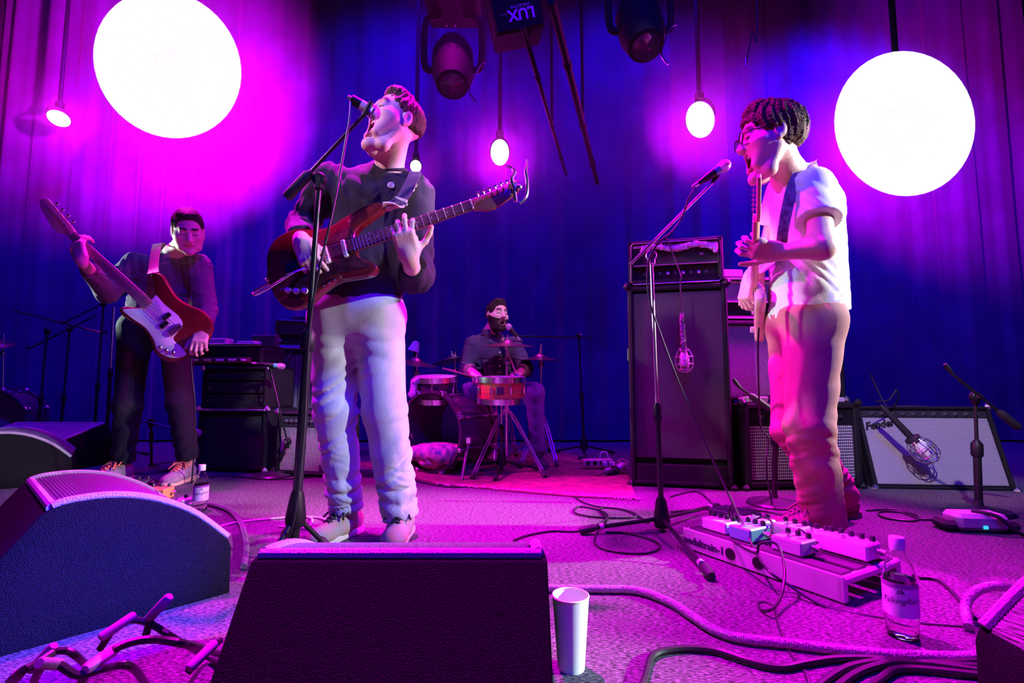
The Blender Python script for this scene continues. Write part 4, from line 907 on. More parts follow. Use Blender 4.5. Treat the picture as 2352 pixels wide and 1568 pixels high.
# ------------------------------------------------------------------ pedalboard and pedals
alu = mat('aluminium', (.62, .6, .62), .45, .35); dprint = mat('dark_print', (.03, .03, .06), .6)
a, b = ground(F(1569, 1258)), ground(F(1942, 1391)); PL = float(np.linalg.norm(b - a)); Mb = frame(a, x=b - a, z=UP); PD, PH = .32, .072
t = thing('pedalboard', 'silver metal pedalboard with dark lettering along its side rail', 'pedalboard', a + Mb[:3, 0] * PL / 2 + Mb[:3, 1] * PD / 2)
g = G(); o = [(0, 0), (PL, 0), (PL, PH), (0, PH)]
side = G().box((PL / 2, .004, PH / 2 + .004), (PL, .008, PH), Mb, .003).build('side_rail', alu, t)
for k in (.36, .54): G().lathe([(.019, .0), (.019, .002), (1e-6, .0021)], frame(on(Mb, PL * k, -.0002, PH * .5), z=-Mb[:3, 1]), 24).build('hole_disc', mat('hole_shade', (.004, .004, .005), .9), side)  # flat black discs paint the shade of holes on the uncut rail
text('pedaltrain-1', dprint, frame(on(Mb, PL * .165, -.001, PH * .5), x=Mb[:3, 0], z=-Mb[:3, 1]), .036, side, bold=.0008)
G().box((PL / 2, PD - .004, PH / 2 + .004), (PL, .008, PH), Mb, .003).build('side_rail', alu, t)
for X in (.012, PL - .012):
    e = G().box((X, PD / 2, PH - .012), (.024, PD, .024), Mb, .006)
    e.box((X, .012, PH * .4), (.024, .024, PH * .8), Mb, .006); e.box((X, PD - .012, PH * .4), (.024, .024, PH * .8), Mb, .006); e.build('end_frame', alu, t)
for i in range(4): G().box((PL / 2, .045 + .077 * i, PH - .002), (PL - .03, .055, .014), Mb, .003).build('slat', mat('velcro_black', (.05, .045, .05), .9), t)
def pedal(label, M, sz, col, knobs=3, foot=True, rows=1, led=None, name='effect_pedal', angle=0., txt=None, kc=None):
    w_, d, h = sz; c = M[:3, 3]; t = thing(name, label, 'pedal', c)
    G().box((0, 0, h / 2), (w_, d, h), M, .005).build('enclosure', col, t)
    for i in range(knobs):
        x = (i - (knobs - 1) / 2) * w_ / max(knobs, 1); G().lathe([(.0085, 0), (.008, .013), (.006, .016), (1e-6, .016)], frame(on(M, x, d * .3, h), z=M[:3, 2]), 12).build('knob', kc or knob_m, t)
    if foot: G().lathe([(.009, 0), (.009, .004), (.006, .006), (.006, .014), (1e-6, .015)], frame(on(M, 0, -d * .3, h), z=M[:3, 2]), 12).build('footswitch', chrome, t)
    for sg in (-1, 1):
        j = G().rod(on(M, sg * w_ / 2, d * .12, h * .55), on(M, sg * (w_ / 2 + .012), d * .12, h * .55), .007).rod(on(M, sg * (w_ / 2 + .012), d * .12, h * .55), on(M, sg * (w_ / 2 + .026), d * .12, h * .5), .0095); j.build('jack_plug', steel, t)
    if led: G().lathe([(.004, 0), (.003, .004), (1e-6, .005)], frame(on(M, 0, d * .05, h), z=M[:3, 2]), 10).build('indicator', led, t)
    if txt: text(txt[0], txt[1], frame(on(M, 0, -d / 2 - .001, h * .5), x=M[:3, 0], z=-M[:3, 1]), txt[2], t)
    return t
zt = PH + .006
def bp(u, v, rot=0.): return rotz(on(Mb, PL * u, PD * v, zt), math.atan2(Mb[1, 0], Mb[0, 0]) + rot)
wp, mint, lav, magp, dk = (mat('white_enamel', (.7, .7, .68), .35), mat('mint_enamel', (.16, .7, .46), .35), mat('lavender_enamel', (.55, .5, .75), .35), mat('pink_enamel', (.7, .3, .6), .35), mat('dark_enamel', (.06, .06, .07), .35))
pedal('dark flat pedal with white lettering at the far end of the pedalboard', bp(.10, .70), (.16, .11, .045), dk, 0, False, txt=('VOLUME PEDAL', white, .016))
pedal('white box pedal closest to the lettered end of the pedalboard', bp(.185, .24), (.105, .07, .04), wp, 4, False)
pedal('plain white pedal behind the white box pedal on the board', bp(.30, .62), (.11, .065, .045), wp, 2)
pedal('mint green pedal with dark knobs on the pedalboard', bp(.385, .27), (.085, .11, .045), mint, 3)
pedal('cream pedal with silver toggle in the far row of the board', bp(.49, .72), (.1, .075, .042), cream, 3)
pedal('small white pedal between the cream pedal and the long one', bp(.64, .74), (.06, .09, .04), wp, 2)
pedal('pink-lit grey pedal near the open end of the pedalboard', bp(.66, .27), (.1, .085, .045), mat('grey_enamel', (.5, .42, .52), .4), 3)
pedal('long white pedal with a row of five black knobs', bp(.83, .66, -.0), (.15, .08, .05), wp, 5)
def patch(label, pts, r=.0035): return cable(label, pts, r, 'patch_cable', plug=None)
patch('patch cable looping over the mint pedal', [on(Mb, PL * .3, PD * .4, .1), on(Mb, PL * .38, PD * .5, .14), on(Mb, PL * .47, PD * .45, .13), on(Mb, PL * .5, PD * .3, .1)])
patch('patch cable arching beside the dark flat pedal', [on(Mb, PL * .14, PD * .45, .09), on(Mb, PL * .17, PD * .5, .16), on(Mb, PL * .2, PD * .42, .12)])
patch('patch cable joining the cream and long white pedals', [on(Mb, PL * .58, PD * .6, .1), on(Mb, PL * .62, PD * .5, .13), on(Mb, PL * .72, PD * .5, .1)])
# long guitar cable looping off the board
cable('guitar cable looping from the pedalboard across the floor toward the coils', [on(Mb, PL * .38, .0, .08), P(1735, 1270, 1.58), P(1745, 1248, 1.56), P(1785, 1250, 1.54), P(1802, 1310, 1.48), P(1793, 1370, 1.42), F(1770, 1400, .02), F(1745, 1398), F(1745, 1383), F(1775, 1392), F(1790, 1440), F(1815, 1500), F(1850, 1545), F(1862, 1600)], .0042)
# bassist's pedals
b0 = ground(F(352, 1146)); pedal('reddish gold pedal on the floor beside the water bottle', rotz(b0, .1), (.16, .1, .06), mat('copper_enamel', (.75, .3, .12), .35, .3), 4)
b0 = ground(F(415, 1172)); pedal('small silver box pedal touching the white cable', rotz(b0, -.2), (.06, .09, .055), alu, 1)
b0 = ground(F(300, 1118)); pedal('dark pedal with silver switches between the bass player\'s shoes', rotz(b0, .1), (.2, .11, .04), dk, 4)
b0 = ground(F(222, 1100)); pedal('small dark pedal half hidden by the curved wedge monitor', rotz(b0, .2), (.12, .08, .04), dk, 3)
# pedals and boxes on amps
def rotm(M, x, y, z): A = M.copy(); A[:3, 3] = on(M, x, y, z); return A
pedal('pink-lit pedal on the tray behind the bass player\'s hand', rotm(Mk, wk * .36, .12, .158), (.13, .09, .055), magp, 2, False)
pedal('white-topped pedal on the tray behind the bass player\'s hand', rotm(Mk, wk * .74, .10, .158), (.14, .08, .03), wp, 3, False)
pedal('flat knobbed box stacked on the back of the tray', rotm(Mk, wk * .8, .24, .158), (.2, .06, .09), dk, 4, False)
pedal('pale pedal on the ledge of the combo stack beside the guitarist\'s thigh', rotm(MS, wS * .14, .06, .502), (.13, .08, .035), alu, 3)
pedal('open flat pedal on the ledge of the combo stack behind the guitarist', rotm(MS, wS * .80, .06, .502), (.14, .09, .03), mat('grey_enamel'), 1)
pedal('white-edged pedal on top of the white-piped head', rotm(MS3, .09, .1, .285), (.13, .1, .05), wp, 1, False)
c = on(MS2, wS2 + .045, .12, -.50); t = thing('equipment_post', 'grey upright post with ball knob behind the combo stack', 'post', ground(c))
G().box(ground(c) + v3(0, 0, .38), (.05, .05, .76), r=.008).build('post', mat('grey_enamel'), t); G().ball(ground(c) + v3(0, 0, .78), .024).build('knob', steel, t)
# direct box with teal light on the right
c = ground(F(2262, 1224)); t = thing('power_box', 'purple-lit power box with small teal light and rounded ends', 'box', c); M_ = rotz(c, -.12) @ np.diag([.78, .78, .8, 1.])
G().box((0, .06, .05), (.25, .14, .085), M_, .02).build('housing', alu, t)
for X in (-.15, .15): G().box((X, .06, .03), (.07, .13, .055), M_, .02).build('end_cap', rubber, t)
G().box((.0, -.011, .03), (.024, .004, .018), M_, .002).build('indicator', mat('teal_led', (.1, .8, .75), .4, emit=(.05, .8, .8), estr=.8), t)
G().tube(cat_([on(M_, -.02, .05, .10), on(M_, .05, -.02, .09), on(M_, .14, -.06, .01), on(M_, .3, -.1, .008)], 5), .008, 8).build('lead', rubber, t)
# power strip and adapters
c = ground(F(1372, 1078)); t = thing('power_strip', 'pinkish power strip full of plugs near the tall bass cabinet', 'power strip', c); M_ = rotz(c, .12)
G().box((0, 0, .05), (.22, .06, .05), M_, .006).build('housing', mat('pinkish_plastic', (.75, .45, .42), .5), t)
for i in range(4): G().box((-.075 + .05 * i, -.031, .05), (.028, .004, .026), M_, .001).build('socket', black, t)
for i, X in enumerate((.04, .09)): G().box((X, -.05, .045), (.035, .04, .035), M_, .006).build('plug', cream, t)
G().tube(cat_([on(M_, .02, 0, .075), on(M_, .03, 0, .12), on(M_, .07, 0, .12), on(M_, .085, 0, .075)], 5), .005, 6).build('handle_loop', white, t)
for i, (px, py, lb) in enumerate(((1335, 1058, 'small dark adapter behind the power strip'), (1398, 1090, 'pale power adapter in front of the power strip'), (1412, 1085, 'peach power adapter beside the caged floor lamp'))):
    c = ground(F(px, py)); t = thing('power_adapter', lb, 'adapter', c); G().box((0, 0, .022), (.05, .04, .044), rotz(c, .5 * i), .006).build('block', [dk, cream, mat('peach_plastic', (.8, .5, .35), .5)][i], t); G().rod(c + v3(.025, 0, .02), c + v3(.07, -.02, .008), .004).build('lead', cable_m, t)

# ------------------------------------------------------------------ bottles and cup
pet = mat('clear_plastic', (1, 1, 1), .04, trans=1., ior=1.3); water_m = mat('water', (1, 1, 1), .0, trans=1., ior=1.33)
def bottle(label, base, h, face):
    c = ground(base); t = thing('water_bottle', label, 'bottle', c); k = h / .215; M = rotz(c, 0) @ np.diag([k, k, k, 1.])
    out = [(.012, .004), (.026, .0), (.031, .006), (.032, .02), (.030, .026), (.032, .034), (.0325, .05), (.0325, .125), (.031, .138), (.026, .155), (.018, .17), (.0135, .18), (.0135, .198)]
    inn = [(r - .0012, z + .001) for r, z in out]
    G().lathe(out + inn[::-1], M, 28).build('bottle_body', pet, t)
    G().lathe([(1e-6, .006)] + [(max(r - .0016, 0), z + .0016) for r, z in out if z < .13] + [(1e-6, .131)], M, 28).build('water', water_m, t)
    G().lathe([(.0152, .188), (.0155, .192), (.0155, .212), (.0145, .215), (1e-6, .215)], M, 24).build('cap', white, t)
    lab = G(); lab.ring([(.0331, .05), (.0331, .12), (.0337, .12), (.0337, .05)], M, 36); lab.build('label', mat('bottle_label', (.85, .8, .85), .5, vary=.35, vscale=25, col2=(.6, .45, .7)), t)
    G().ring([(.0334, .112), (.0334, .121), (.0341, .121), (.0341, .112)], M, 36).build('label_stripe', mat('label_purple', (.3, .05, .35), .5), t)
    # lettering bent round the label
    cu = bpy.data.curves.new('tmp', 'FONT'); cu.body = 'TalkingRain'; cu.size = .0165; cu.shear = .3; cu.align_x = 'CENTER'; cu.align_y = 'CENTER'; cu.resolution_u = 3
    ob = bpy.data.objects.new('tmp', cu); COL.objects.link(ob); dg = bpy.context.evaluated_depsgraph_get(); me = bpy.data.meshes.new_from_object(ob.evaluated_get(dg)); bpy.data.objects.remove(ob)
    vs = []; 
    for v in me.vertices:
        an = face + v.co.x / .0337; z = .085 + v.co.y + .12 * v.co.x * .6; vs.append((.0342 * cos(an), .0342 * sin(an), z))
    gg = G(); gg.add(vs, [tuple(p.vertices) for p in me.polygons], M); gg.build('lettering', dprint, t, smooth=False)
    gg = G()
    for q in ([(-.006, .099), (-.003, .107), (.003, .109), (.0065, .102)], [(-.001, .1), (.002, .105), (.008, .1)]): gg.tube([(c + k * v3(.0341 * cos(face + x / .0337), .0341 * sin(face + x / .0337), z)) for x, z in q], .0009 * k, 6)
    gg.build('emblem', dprint, t)
    return t
bb = F(2074, 1460); bottle('clear water bottle with white cap and purple label, standing beside the pedalboard', bb, .232, math.atan2(-bb[1], -bb[0]))
bb = F(459, 1172); bottle('clear water bottle with white cap near the bass player\'s shoe', bb, .218, math.atan2(-bb[1], -bb[0]))
c = ground(F(1312, 1533)); t = thing('paper_cup', 'tall white paper cup standing beside the centre wedge monitor', 'cup', c); M = rotz(c, 0)
G().lathe([(1e-6, .008), (.027, .008), (.027, .0), (.0285, .0), (.0395, .148), (.0385, .148), (.0275, .012), (1e-6, .012)], M, 40).build('cup_wall', mat('white_paper', (.88, .88, .87), .6), t)
G().ring([(.0385 + .0022 * cos(a), .149 + .0022 * sin(a)) for a in np.linspace(0, 2 * pi, 8, endpoint=False)], M, 40).build('rolled_rim', mat('white_paper'), t)

# ------------------------------------------------------------------ rope light and cables on the floor
rope_m = mat('clear_ribbed_tube', (.95, .9, .95), .1, trans=.7, bump=1., bscale=60, stretch=(3, 3, 3), ior=1.4, coat=1.)
def rope(label, pts, r=.011):
    p = cat_(pts, 10); t = thing('rope_light', label, 'rope light', ground(p[0])); L = [r * (1 + .1 * (i % 2)) for i in range(len(p) * 3)]
    pp = np.array(p); u = np.linspace(0, len(pp) - 1, len(pp) * 3); q = np.stack([np.interp(u, np.arange(len(pp)), pp[:, k]) for k in range(3)], 1)
    G().tube(q, L, 12).build('tube', rope_m, t); G().tube(p, .0028, 6).build('inner_wire', steel, t); return t
rope('clear ribbed rope light snaking past the paper cup and bottle', fl_([(1180, 1345), (1275, 1351), (1380, 1352), (1465, 1356), (1540, 1383), (1590, 1415), (1640, 1446), (1700, 1465), (1800, 1476), (1900, 1488), (2000, 1499), (2110, 1506), (2230, 1507)], .012) + [F(2330, 1490, .012), F(2360, 1440, .03), P(2330, 1360, 1.42), P(2290, 1346, 1.4), P(2245, 1356, 1.37), P(2218, 1388, 1.35), F(2225, 1440, .012)])
rope('clear rope light bending past the water bottle by the left monitor', fl_([(425, 1152), (480, 1156), (525, 1170), (550, 1195), (561, 1225), (566, 1262), (560, 1300)], .012), .010)
wc = mat('white_cable', (.75, .72, .75), .45)
cable('thin white cable curling round the singer\'s stand', fl_([(490, 1213), (540, 1200), (620, 1191), (690, 1186), (715, 1190), (712, 1205), (690, 1210), (680, 1198), (700, 1187), (740, 1190), (755, 1205), (735, 1213), (690, 1212), (640, 1208)]), .0045, m=wc)
cable('dark cable coiled under the tripod boom stand', fl_([(1180, 1240), (1215, 1228), (1270, 1219), (1335, 1218), (1395, 1190), (1380, 1172), (1330, 1163), (1322, 1178), (1380, 1188), (1460, 1187), (1440, 1172), (1380, 1166), (1395, 1195), (1370, 1225), (1368, 1250), (1410, 1266), (1480, 1270), (1515, 1257), (1500, 1240), (1440, 1224), (1390, 1222)]), .004)
cable('dark cable running from the drum rug to the coil at the tripod', fl_([(1090, 1102), (1160, 1098), (1250, 1078), (1330, 1080), (1390, 1095), (1385, 1115), (1330, 1125), (1320, 1140), (1360, 1160), (1440, 1172), (1490, 1200)]), .004)
cable('dark cable crossing the floor behind the pedalboard', fl_([(1540, 1175), (1620, 1169), (1700, 1168), (1780, 1178), (1830, 1195), (1850, 1215)]), .004)
cable('cable coil lying behind the guitarist\'s trailing shoe', fl_([(1990, 1172), (2050, 1170), (2110, 1185), (2095, 1196), (2030, 1188), (2020, 1175), (2070, 1176), (2115, 1192), (2160, 1190), (2195, 1182)]), .0045)
cable('dark cable from behind the bottle to the corner monitor', fl_([(2110, 1326), (2150, 1330), (2180, 1352), (2205, 1380), (2240, 1420)]), .005)
for i, (pts, lb) in enumerate((
    ([(1440, 1660), (1480, 1560), (1500, 1505), (1560, 1489), (1640, 1493), (1720, 1518), (1790, 1532), (1850, 1522), (1920, 1512), (2010, 1512), (2100, 1522), (2250, 1518)], 'thick black cable looping along the front edge past the rope light'),
    ([(1850, 1600), (1905, 1555), (1960, 1528), (2050, 1516), (2130, 1524), (2250, 1530)], 'first black cable curving into the bundle by the corner monitor'),
    ([(1900, 1600), (1950, 1556), (2010, 1530), (2090, 1520), (2250, 1540)], 'middle black cable curving into the bundle by the corner monitor'),
    ([(1975, 1600), (2020, 1560), (2080, 1535), (2250, 1550)], 'last black cable curving into the bundle by the corner monitor'))):
    cable(lb, fl_(pts, .009), .0075)
# tangle of cable ends at lower left
pk = mat('pink_tape', (.8, .45, .75), .5)
def tang(label, pts, r, conn=None):
    t = cable(label, pts, r, 'loose_cable', n=8)
    for k, m in (conn or []):
        p = cat_(pts, 8); i = int(k * (len(p) - 3)); d = nrm(p[i + 2] - p[i]); G().tube([p[i] - d * .026, p[i] - d * .022, p[i] + d * .022, p[i] + d * .026], [r * 1.05, r * 1.35, r * 1.35, r * 1.05], 12).build('connector', m, t)
Yt = .84
tang('thick loose cable arching up with silver connector beside the left monitor', [P(230, 1490, .86), P(262, 1445, .86), P(300, 1424, .88), P(345, 1432, .9), P(400, 1465, .9), F(470, 1505, .02), F(520, 1530, .02)], .0055, [(.22, grey_wrap)])
tang('loose cable with upright taped tip beside the left monitor', [P(335, 1460, .9), P(345, 1425, .9), P(357, 1405, .9), P(372, 1388, .9)], .006, [(.92, grey_wrap)])
tang('pink-taped thick cable lying across the tangle of cable ends', [F(150, 1640, .06), P(200, 1545, .80), P(250, 1500, .82), P(290, 1478, .84), P(350, 1468, .86), P(430, 1480, .86), F(515, 1505, .02)], .0065, [(.3, pk)])
tang('dark cable curling over at the edge of the cable tangle', [P(90, 1520, .82), P(110, 1500, .82), P(150, 1494, .84), P(180, 1510, .86), F(215, 1545, .03)], .0055, [(.15, grey_wrap)])
tang('silver-ended cable at the corner of the cable tangle', [F(10, 1600, .05), P(40, 1550, .76), P(90, 1520, .78), P(120, 1500, .8)], .006, [(.35, grey_wrap)])
tang('looped cable at the bottom of the cable tangle', [F(60, 1620, .04), P(90, 1540, .76), P(130, 1525, .77), P(180, 1550, .78), P(240, 1535, .8), P(300, 1530, .8), F(340, 1580, .03)], .0058, [(.3, grey_wrap)])
tang('cable slipping out under the centre monitor', [P(430, 1545, .84), P(470, 1500, .86), P(505, 1470, .9)], .006, [(.5, grey_wrap)])
for i, (pts, lb) in enumerate((
    ([(455, 1100), (520, 1092), (600, 1100), (690, 1098), (830, 1085)], 'thin cable running along the foot of the amplifiers behind the singer'),
    ([(320, 1110), (350, 1070), (400, 1062), (408, 1092), (380, 1105), (330, 1100)], 'thin cable looped between the bass player\'s feet'),
    ([(450, 1060), (480, 1072), (530, 1080), (600, 1088)], 'thin cable in front of the black bass cabinet'),
    ([(925, 1095), (990, 1112), (1060, 1118), (1140, 1105), (1230, 1080)], 'thin cable crossing the rug in front of the bass drum'),
    ([(1290, 1062), (1330, 1070), (1400, 1095), (1440, 1105), (1400, 1120), (1350, 1108), (1390, 1090)], 'tangled cable in front of the power strip'),
    ([(1540, 1140), (1600, 1128), (1640, 1160)], 'short cable at the foot of the tall bass cabinet'))):
    cable(lb, fl_(pts), .004)
cable('lead hanging from the white-shirted guitarist\'s guitar to the floor', [P(1743, 752, 2.1), P(1741, 800, 2.12), P(1743, 900, 2.2), P(1748, 980, 2.3), P(1765, 1010, 2.4), P(1760, 1080, 2.4), F(1775, 1165)], .004)
cable('lead hanging from the bass guitar to the floor', [P(438, 795, 2.98), P(440, 850, 3.0), P(448, 930, 3.02), P(447, 1000, 3.05), P(445, 1050, 3.1), F(440, 1110)], .0042)
# ------------------------------------------------------------------ guitars
def ribbon(pts, wd, w_, th, n=5):
    """flat strap through pts; wd width direction(s)"""
    p = np.array(cat_(pts, n)); wd = [np.asarray(a, float) for a in (wd if isinstance(wd, list) else [wd] * len(pts))]; wd = np.array(cat_(wd, n)); g = G(); vs = []
    t = np.gradient(p, axis=0)
    for i in range(len(p)):
        d = nrm(t[i]); u = nrm(wd[i] - d * (wd[i] @ d)); nn = np.cross(d, u)
        for a, b in ((-1, -1), (1, -1), (1, 1), (-1, 1)): vs.append(p[i] + u * a * w_ / 2 + nn * b * th / 2)
    fs = [(4 * i + k, 4 * i + (k + 1) % 4, 4 * i + 4 + (k + 1) % 4, 4 * i + 4 + k) for i in range(len(p) - 1) for k in range(4)] + [(3, 2, 1, 0), tuple(len(vs) - 4 + k for k in range(4))]
    return g.add(vs, fs)
STRAT = [(0, 0), (.012, .09), (.06, .15), (.14, .16), (.21, .13), (.27, .122), (.33, .138), (.42, .158), (.475, .148), (.482, .124), (.43, .1), (.37, .075), (.345, .034), (.345, -.034), (.36, -.062), (.392, -.088), (.40, -.115), (.37, -.13), (.31, -.12), (.25, -.11), (.19, -.128), (.12, -.162), (.05, -.15), (.01, -.085)]
PBASS = [(0, 0), (.012, .09), (.06, .15), (.14, .16), (.21, .132), (.27, .12), (.33, .132), (.395, .15), (.432, .138), (.435, .115), (.4, .092), (.355, .06), (.345, .034), (.345, -.034), (.36, -.062), (.392, -.088), (.40, -.115), (.37, -.13), (.31, -.12), (.25, -.11), (.19, -.128), (.12, -.162), (.05, -.15), (.01, -.085)]
TELE = [(0, 0), (.008, .08), (.05, .145), (.13, .158), (.2, .13), (.26, .115), (.33, .13), (.375, .12), (.385, .06), (.38, .034), (.35, .03), (.35, -.034), (.375, -.06), (.385, -.1), (.36, -.125), (.3, -.122), (.24, -.11), (.18, -.128), (.12, -.158), (.05, -.145), (.01, -.08)]
def guitar(label, tail, tip, front, body_m, guard_m, fb_m, head_m, k=None, mirror=1, strings=6, pickups=((.2, .0), (.3, .0)), outline=STRAT, name='electric_guitar', guard='strat', thick=.044, neckw=(.028, .0215), frets=21):
    tail, tip = np.asarray(tail, float), np.asarray(tip, float); k = float(np.linalg.norm(tip - tail)); M = frame(tail, x=tip - tail, z=front)
    M = M @ np.diag([k, k, k, 1.]); T = lambda x, y, z: on(M, x, y * mirror, z); z1 = thick / 2
    t = thing(name, label, 'guitar', on(M, .2, 0, 0)); U = lambda o: [(a[0], a[1] * mirror) for a in o]
    G().prism(U(cat_([v3(*p) for p in outline], 4, True)), -z1, z1, M, .012).build('body', body_m, t)
    if guard == 'strat': gd = [(.06, -.1), (.11, -.135), (.18, -.108), (.25, -.09), (.33, -.1), (.375, -.105), (.36, -.07), (.338, -.036), (.338, .036), (.35, .065), (.31, .085), (.25, .07), (.19, .07), (.165, .03), (.16, -.03), (.1, -.05)]
    elif guard == 'pbass': gd = [(.02, -.06), (.05, -.115), (.12, -.14), (.18, -.112), (.25, -.095), (.33, -.105), (.385, -.105), (.365, -.075), (.338, -.036), (.338, .036), (.34, .06), (.28, .055), (.2, .06), (.15, .045), (.135, .0), (.12, -.045), (.06, -.045)]
    else: gd = [(.25, -.03), (.2, -.09), (.27, -.1), (.34, -.105), (.37, -.08), (.345, -.036), (.345, .036), (.36, .07), (.31, .08), (.26, .05)]
    G().prism(U(cat_([v3(*p) for p in gd], 4, True)), z1, z1 + .0025, M, .0008).build('pickguard', guard_m, t)
    nut = .80; w0, w1 = neckw
    n_ = G(); prof = []
    for x, ww, dp in ((.345, w0, .022), (nut, w1, .018)):
        prof.append([T(x, ww * cos(a), z1 + .006 - dp * sin(a)) for a in np.linspace(0, pi, 9)])
    vs = prof[0] + prof[1]; n_.add(vs, [(i, i + 1, 10 + i, 9 + i) for i in range(8)] + [tuple(range(9)), tuple(range(17, 8, -1)), (0, 9, 17, 8)]); n_.build('neck', head_m, t)
    x0 = .325; f = G(); f.add([T(x0, w0, z1 + .006), T(x0, -w0, z1 + .006), T(nut, -w1, z1 + .006), T(nut, w1, z1 + .006), T(x0, w0, z1 + .0115), T(x0, -w0, z1 + .0115), T(nut, -w1, z1 + .0115), T(nut, w1, z1 + .0115)], [(0, 3, 2, 1), (4, 5, 6, 7), (0, 1, 5, 4), (1, 2, 6, 5), (2, 3, 7, 6), (3, 0, 4, 7)]); f.build('fretboard', fb_m, t, smooth=False)
    br = .15; sl = nut - br
    for i in range(1, frets + 1):
        x = nut - sl * (1 - 2 ** (-i / 12));  ww = w1 + (w0 - w1) * (nut - x) / (nut - x0)
        G().rod(T(x, ww, z1 + .0118), T(x, -ww, z1 + .0118), .0016 * k, n=6).build('fret', steel, t)
        if i in (3, 5, 7, 9, 15, 17, 19): G().lathe([(.0032, 0), (.0032, .0006), (1e-6, .0006)], frame(T(x + sl * .012, 0, z1 + .0115), z=M[:3, 2]), 10).build('inlay', cream, t)
    G().rod(T(nut, w1, z1 + .012), T(nut, -w1, z1 + .012), .003 * k, n=6).build('nut', cream, t)
    hs = [(nut, -w1), (nut + .02, -w1 - .004), (nut + .04, -.04), (nut + .075, -.042), (nut + .17, -.012), (nut + .2, .012), (nut + .2, .03), (nut + .185, .045), (nut + .16, .043), (nut + .03, w1 + .005), (nut, w1)]
    G().prism(U(hs), z1 - .012, z1 + .002, M, .003).build('headstock', head_m, t)
    for i in range(strings):
        u = (i + .5) / strings; px_ = nut + .025 + .14 * u; py_ = w1 + .004 + .012 * u - .006
        g = G(); g.lathe([(.004 * k, 0), (.004 * k, .014 * k), (.0025 * k, .018 * k)], frame(T(px_, py_ - .008, z1), z=M[:3, 2]), 8)
        g.rod(T(px_, py_, z1 - .008), T(px_, py_ + .022, z1 - .008), .003 * k, n=6); g.box((0, 0, 0), (.016 * k, .012 * k, .01 * k), frame(T(px_, py_ + .028, z1 - .008), x=M[:3, 0], z=M[:3, 2]), .003); g.build('tuner', chrome, t)
        ys = (i - (strings - 1) / 2) / strings * 2
        G().tube([T(br, ys * .026, z1 + .016), T(nut, ys * w1 * .85, z1 + .0155), T(px_, py_ - .008, z1 + .012)], .0009 * k * (1.6 if strings == 4 else 1), 5).build('string', steel, t)
    for x, tl in pickups:
        p = G(); p.box((0, 0, 0), (.018 * k, .075 * k, .012 * k), frame(T(x, 0, z1 + .006), x=M[:3, 0] + M[:3, 1] * tl, z=M[:3, 2]), .004); po = p.build('pickup', guard_m if guard == 'pbass' else cream, t)
        for i in range(strings): G().rod(T(x, (i - (strings - 1) / 2) * .0105, z1 + .011), T(x, (i - (strings - 1) / 2) * .0105, z1 + .0135), .0025 * k, n=8).build('pole_piece', steel, po)
    b = G().box((0, 0, 0), (.03 * k, .075 * k, .014 * k), frame(T(br, 0, z1 + .008), x=M[:3, 0], z=M[:3, 2]), .004).build('bridge', chrome, t)
    for x, y in ((.1, -.105), (.07, -.09), (.13, -.115)): G().lathe([(.011, 0), (.010, .013), (.007, .016), (1e-6, .016)], frame(T(x, y, z1 + .002), z=M[:3, 2]), 14).build('knob', chrome if guard == 'pbass' else cream, t)
    for x, y, d_ in ((-.004, 0, -1), (.48 if outline is STRAT else .43 if outline is PBASS else .38, .135 if outline is STRAT else .125 if outline is PBASS else .1, 1)): G().rod(T(x, y, 0), T(x + .012 * d_, y, 0), .006).build('strap_button', chrome, t)
    return t, M, T
rosew = mat('rosewood', (.16, .05, .045), .4, vary=.4, vscale=12, stretch=(1, 12, 12)); maple = mat('maple', (.75, .5, .28), .35, coat=.4)
G1 = guitar('dark red electric guitar with rosewood neck played by the singer', P(620, 640, 1.80), P(1203, 440, 1.78), v3(.05, -1, .28), mat('dark_red_burst', (.22, .02, .025), .22, coat=.7, vary=.7, vscale=4), mat('tortoise_guard', (.10, .02, .03), .25, vary=.6, vscale=30), rosew, mat('dark_headstock', (.25, .09, .06), .3, coat=.5), pickups=((.235, .05), (.305, .0)))
t, M1, T1 = G1
# tremolo arm, control plate, capo on the headstock
G().tube(cat_([T1(.15, -.03, .035), T1(.11, -.05, .06), T1(.03, -.085, .075), T1(-.03, -.09, .07), T1(-.035, -.07, .06), T1(.02, -.055, .055)], 5), .0045, 8).build('tremolo_arm', chrome, t)
G().box((.11, .0, .026), (.07, .05, .006), M1, .002).build('tremolo_plate', chrome, t)
for i in range(4): G().rod(T1(.2 + .022 * i, -.118 + .004 * i, .024), T1(.2 + .022 * i, -.118 + .004 * i, .03), .004).build('control_screw', steel, t)
cp = thing('capo', 'shiny spring capo clipped on the singer\'s headstock', 'capo', T1(.97, 0, .03))
G().tube(cat_([T1(.955, -.05, .03), T1(.965, .0, .034), T1(.97, .045, .036), T1(.99, .07, .034), T1(.985, .10, .03), T1(.968, .112, .03)], 5), [.006] * 8 + [.0075] * 10 + [.005] * 8, 8).build('jaw', chrome, cp)
G().tube(cat_([T1(.965, -.055, .02), T1(1.0, -.035, .02), T1(1.022, .02, .024), T1(1.03, .06, .026), T1(1.045, .095, .022), T1(1.052, .115, .02)], 5), [.007] * 10 + [.0065] * 10 + [.004] * 6, 8).build('lever', chrome, cp)
G().ball(T1(.985, .0, .035), .012).build('spring', steel, cp)
leather = mat('dark_strap', (.05, .03, .06), .7, bump=.4, bscale=200)
